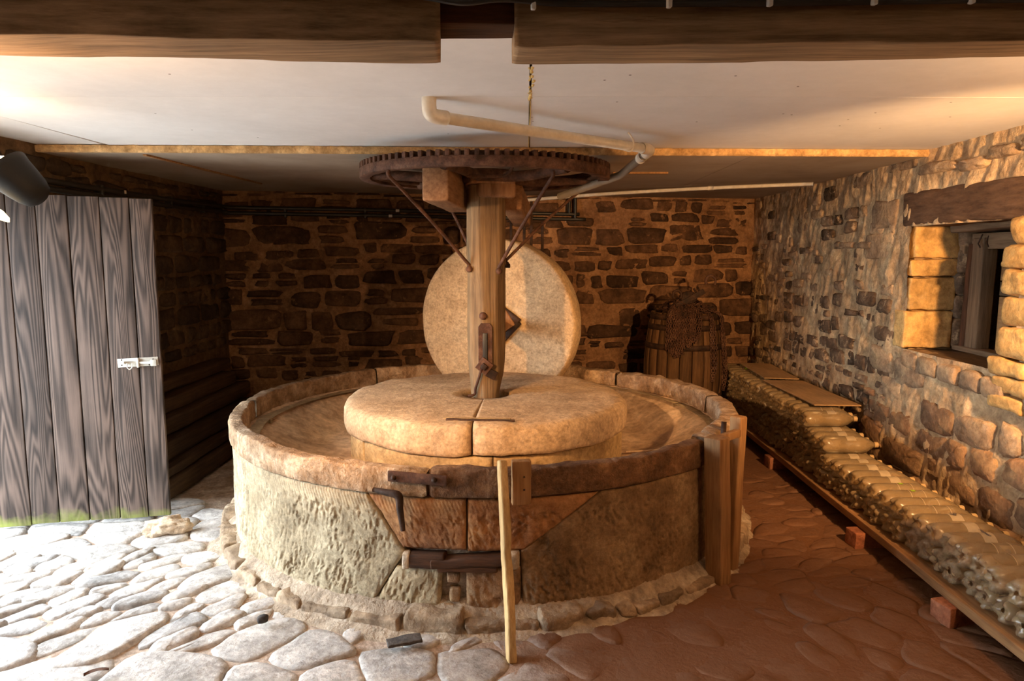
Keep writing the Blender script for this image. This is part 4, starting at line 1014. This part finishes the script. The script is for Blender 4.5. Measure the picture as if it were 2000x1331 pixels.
for r in range(4):
    y = 2.14 + (pit / 2 if r % 2 else 0)
    k = 0
    while y < 6.25:
        lim = (0, 0, 4.02, 4.28)[r]
        if y > lim:
            o = bottle(y, ZP + .053 + r * .0915, 'top' if (r == 1 and 3.5 < y < 4.1) or (r == 2 and y < 4.4) else '', k)
            rn = ('bottom', 'second', 'third', 'top')[r]
            seen = 2.33 if r == 0 else 2.42
            if y > seen and y < 4.6: CNT[r] = CNT.get(r, -1) + 1
            if y < seen: o['label'] = 'clear plastic bottle of the %s row at the nearest end, cut off by the frame' % rn; o['group'] = 'nearest bottles, %s row' % rn
            elif y < 4.6: o['label'] = 'dusty clear plastic bottle, %s from the viewer in the %s row' % (ORD[CNT[r]], rn); o['group'] = 'plastic bottles along the right wall'
            else: o['label'] = 'plastic bottle of the %s row in the dark far part of the stack' % rn; o['group'] = 'far plastic bottles, %s row' % rn
            BOT.append((r, y, o))
        y += pit; k += 1
def label_text(o, body, size, label):
    c = bpy.data.curves.new('lettering', 'FONT'); c.body = body; c.size = size; c.align_x = 'CENTER'; c.align_y = 'CENTER'; c.materials.append(M['inkblue']); c.extrude = .0003
    tmp = bpy.data.objects.new('lettering', c); me = bpy.data.meshes.new_from_object(tmp); bpy.data.objects.remove(tmp)
    t = bpy.data.objects.new('lettering', me); COL.objects.link(t); t.parent = o
    # local: +Y of the bottle points up, Z runs to the neck, X along the row
    t.matrix_local = Matrix(((-1, 0, 0, 0), (0, 0, 1, .0525), (0, 1, 0, .168), (0, 0, 0, 1)))
    o['label'] = label
    if 'green' in label: gm = local('green_mark', leaf_me, o); gm.rotation_euler = (0, 0, PI / 2 - .55)
row1 = sorted([(y, o) for r, y, o in BOT if r == 1])
label_text(min(row1, key=lambda e: abs(e[0] - 3.02))[1], 'Fp', .034, 'plastic bottle in the second row lettered Fp beside a green mark')
label_text(min(row1, key=lambda e: abs(e[0] - 2.82))[1], 'reewo', .028, 'plastic bottle near the viewer with dark lettering reewo on its label')
for (c, s, rz, lb) in (((1.955, 4.86, .517), (.30, .88, .008), .03, 'larger thin plywood sheet on top of the bottles, nearer the viewer'), ((1.965, 5.72, .526), (.26, .75, .008), -.05, 'smaller thin plywood sheet on top of the far bottles')):
    tag(mk('plywood_sheet', rbox(c, s, .001, M=rotz(rz) @ np.array(Euler((0, .02, 0)).to_matrix())), M['ply'], smooth=False), lb, 'board', 'plywood sheets on the bottles')

# ================================================================== PIPES
pv = thing('drain_pipe', (-.35, 2.6, ZC), 'white plastic drain pipe running under the ceiling with elbows and clip', 'pipe')
PA, PB = np.array([-.35, 2.61, 1.958]), np.array([.575, 3.44, 1.958]); pd = (PB - PA) / np.linalg.norm(PB - PA)
mk('pipe_length', tube([PA + pd * .03, PA * .5 + PB * .5, PB], .0215, 18), M['pvc'], pv)
mk('elbow', tube(smooth_path([PA + (0, 0, .065), PA + (0, 0, .03), PA + (0, 0, .008) + pd * .006, PA + pd * .03, PA + pd * .075], 6), .0265, 18), M['pvc'], pv)
ed = np.array([-.12, .75, -.10]); ed /= np.linalg.norm(ed)
mk('elbow', tube(smooth_path([PB - pd * .05, PB - pd * .01, PB + pd * .018 + ed * .02, PB + pd * .02 + ed * .07], 6), .0265, 18), M['pvc'], pv)
mk('lower_pipe', tube([PB + pd * .02 + ed * .05, PB + pd * .02 + ed * .5, PB + pd * .02 + ed * .9 + (-.25, 0, -.03)], .0215, 16), M['pvc_dimmed'], pv)
mk('collar', tube([PB + pd * .02 + ed * .10, PB + pd * .02 + ed * .16], .027, 16), M['pvc'], pv)
cl = PB - pd * .15
mk('pipe_clip', tube(smooth_path([cl + (0.0, 0, .06), cl + (.022, .0, .03), cl + (.026, .0, 0), cl + (.012, -.01, -.024), cl + (-.018, -.012, -.018)], 5), .005, 8), M['pvc'], pv)
tp = thing('thin_pipe', (1.0, 6.3, 1.93), 'thin white pipe along the back wall just under the far ceiling', 'pipe')
mk('pipe_length', tube(smooth_path([(2.06, 5.22, 1.969), (1.4, 5.5, 1.966), (.6, 5.78, 1.945), (-.12, 5.98, 1.905)], 5), .014, 10), M['pvc'], tp)
mk('collar', tube([(1.38, 5.508, 1.966), (1.42, 5.492, 1.966)], .0165, 10), M['pvc'], tp)
def on_back(u, off, z): return np.array([*BL, 0]) + bU * u + bN * off + np.array([0, 0, z])
for k, (z, lb, u1, tagu) in enumerate(((1.835, 'upper black conduit fixed along the back wall', 2.93, 1.42), (1.79, 'lower black conduit fixed along the back wall', 2.985, 1.36))):
    cd = thing('conduit', tuple(on_back(1.5, .04, z)), lb, 'conduit', 'black conduits on the back wall')
    mk('conduit_tube', tube(smooth_path([on_back(.02, .045, z + .012), on_back(1.2, .045, z + .004), on_back(u1 - .04, .045, z - .012), on_back(u1 - .005, .045, z - .008), on_back(u1, .045, z + .03), on_back(u1, .045, 1.975)], 6), .0165, 10), M['black'], cd)
    mk('tag', rbox(on_back(tagu, .064, z), (.03, .002, .022), .0005, M=rotz(math.atan2(bU[1], bU[0]))), M['tagwhite'], cd)
    for uu in (.5, 1.15, 1.9, 2.5): mk('clip', rbox(on_back(uu, .035, z), (.02, .05, .042), .004, M=rotz(math.atan2(bU[1], bU[0]))), M['black'], cd)
for k, (z, lb) in enumerate(((1.84, 'upper black conduit on the left wall above the door'), (1.80, 'lower black conduit on the left wall above the door'))):
    cd = thing('conduit', (XL + .04, 4.6, z), lb, 'conduit', 'black conduits on the left wall')
    mk('conduit_tube', tube(smooth_path([(XL + .045, 2.9, z), (XL + .045, 4.8, z - .003), (XL + .05, 5.8, z + .01)], 6), .0165, 10), M['black'], cd)
    mk('tag', rbox((XL + .064, 4.32 + .1 * k, z), (.002, .02, .02), .0004), M['tagwhite'], cd)
    for yy in (3.55, 4.1, 4.9, 5.4): mk('clip', rbox((XL + .035, yy, z), (.05, .02, .042), .004), M['black'], cd)

# ================================================================== LAMPS
def lamp(loc, d, label, watts, size_deg, blend, mount, target=None, glow=True):
    """clip-on flood lamp: bell shade, bulb, arm, and its own light"""
    loc = np.array(loc, float); R = frame(d); dd = R[:, 2]
    t = thing('flood_lamp', tuple(loc), label, 'lamp', 'flood lamps')
    prof = [(.001, -.105), (.03, -.103), (.05, -.09), (.062, -.06), (.070, -.02), (.078, .03), (.085, .055), (.083, .056), (.075, .03), (.066, -.02), (.05, -.075), (.01, -.085)]
    mk('shade', lathe(prof, 32, R, loc), M['lamp_black'], t)
    bv, bf = lathe([(.001, .105), (.02, .10), (.034, .084), (.036, .066), (.026, .03), (.014, -.05), (.001, -.05)], 20, R, loc)
    bo_ = mk('bulb', (bv, bf), M['glow'], t)
    sd = np.array(mount) - loc; sd = sd - dd * (sd @ dd); sd /= np.linalg.norm(sd)
    mk('arm', tube(smooth_path([loc + sd * .058 - dd * .04, loc + sd * .09 - dd * .03, mount], 5), .009, 8), M['lamp_black'], t)
    mk('clamp', rbox(mount, (.05, .05, .03), .006), M['lamp_black'], t)
    return t, loc + dd * .13
def spot(name, parent, loc, target, watts, deg, blend, col=WARM, rad=.03):
    l = bpy.data.lights.new(name, 'SPOT'); l.energy = watts; l.color = col; l.spot_size = math.radians(deg); l.spot_blend = blend; l.shadow_soft_size = rad
    o = bpy.data.objects.new(name, l); COL.objects.link(o)
    d = Vector(target) - Vector(loc)
    o.parent = parent; o.location = Vector(loc) - ABS[parent]; o.rotation_euler = d.to_track_quat('-Z', 'Y').to_euler(); return o
def bulb_light(parent, p, w):
    pl = bpy.data.lights.new('lamp_light', 'POINT'); pl.energy = w; pl.color = WARM; pl.shadow_soft_size = .03
    po = bpy.data.objects.new('lamp_light', pl); COL.objects.link(po); po.parent = parent; po.location = Vector(p) - ABS[parent]
TB = (-.15, 4.2, .62)
lb_, p = lamp((-1.33, 1.50, 1.70), np.array(TB) - np.array((-1.33, 1.5, 1.70)), 'flood lamp clamped to the left beam, aimed at the mill', 0, 0, 0, (-1.30, 1.40, 1.85))
spot('lamp_light', lb_, p, TB, LAMP_LEFT_W, 52, .75)
bulb_light(lb_, p, 14)
TC_ = (1.75, 4.6, 1.05)
lc_, p = lamp((1.78, 1.50, 1.66), np.array(TC_) - np.array((1.78, 1.5, 1.66)), 'flood lamp clamped to the right beam, aimed along the window wall', 0, 0, 0, (1.80, 1.42, 1.85))
spot('lamp_light', lc_, p, TC_, LAMP_RIGHT_W, 78, .7)
bulb_light(lc_, p, 22)
la_, p = lamp((-1.86, 2.6, 1.735), (-.62, -.1, .60), 'black flood lamp with glowing bulb high up beside the door', 0, 0, 0, (-2.25, 2.62, 2.0))
bulb_light(la_, p, LAMP_DOOR_W)
mk('lower_reflector', lathe([(.001, 0), (.03, .004), (.055, .018), (.06, .03)], 24, frame((-.3, -.35, -.9)), (-1.94, 2.58, 1.635)), M['glow_soft'], la_)

# ================================================================== SMALL LOOSE THINGS
def rock_geo(c, s, seed, sub=4, amp=.35):
    bm = bmesh.new(); bmesh.ops.create_icosphere(bm, subdivisions=sub, radius=1); V = np.array([v.co[:] for v in bm.verts]); F = [[v.index for v in f.verts] for f in bm.faces]; bm.free()
    n = fbm(V, 1.3, seed, 4) * amp + fbm(V, 4.5, seed + 3, 3) * amp * .5; q = V * (1 + n)[:, None]
    q = np.sign(q) * np.abs(q) ** .85
    return q * np.array(s) @ rotz(.45).T + np.array(c), F
tag(mk('loose_rock', rock_geo((-1.87, 3.50, .055), (.115, .055, .052), 12, 4, .55), M['rock']), 'pale rough rock lying loose on the cobbles at the door foot', 'rock')
tag(mk('pebble', rock_geo((-1.03, 2.60, .042), (.024, .018, .018), 4, 2), M['slate']), 'small dark pebble on the pale cobbles left of the vat', 'pebble')
tag(mk('slate_chip', rbox((-.45, 2.46, .04), (.13, .05, .014), .005, (8, 4, 1), .007, 16, rotz(.35)), M['slate']), 'flat dark slate chip on the floor before the vat', 'slate')
lv = []
for s in np.linspace(0, 1, 9):
    w = .018 * math.sin(PI * min(1, s * .96 + .02)) ** .8
    lv.append([(s * .075, -w, .008 + .012 * math.sin(s * 3)), (s * .075, 0, .002 + .008 * math.sin(s * 3)), (s * .075, w, .012)])
tag(mk('dead_leaf', place((np.array(lv).reshape(-1, 3), gridfaces(9, 3)), (-1.50, 2.215, .036), rotz(.5)), M['rotten']), 'small curled dead leaf on the large floor slab', 'leaf')

print('objects', len(bpy.data.objects), 'tris', sum(len(o.data.polygons) for o in bpy.data.objects if o.type == 'MESH') * 2, 'cobbles', len(CB))
for pn in ('wall_back', 'wall_right', 'wall_left', 'floor'):
    print(pn, len(bpy.data.objects[pn].children))
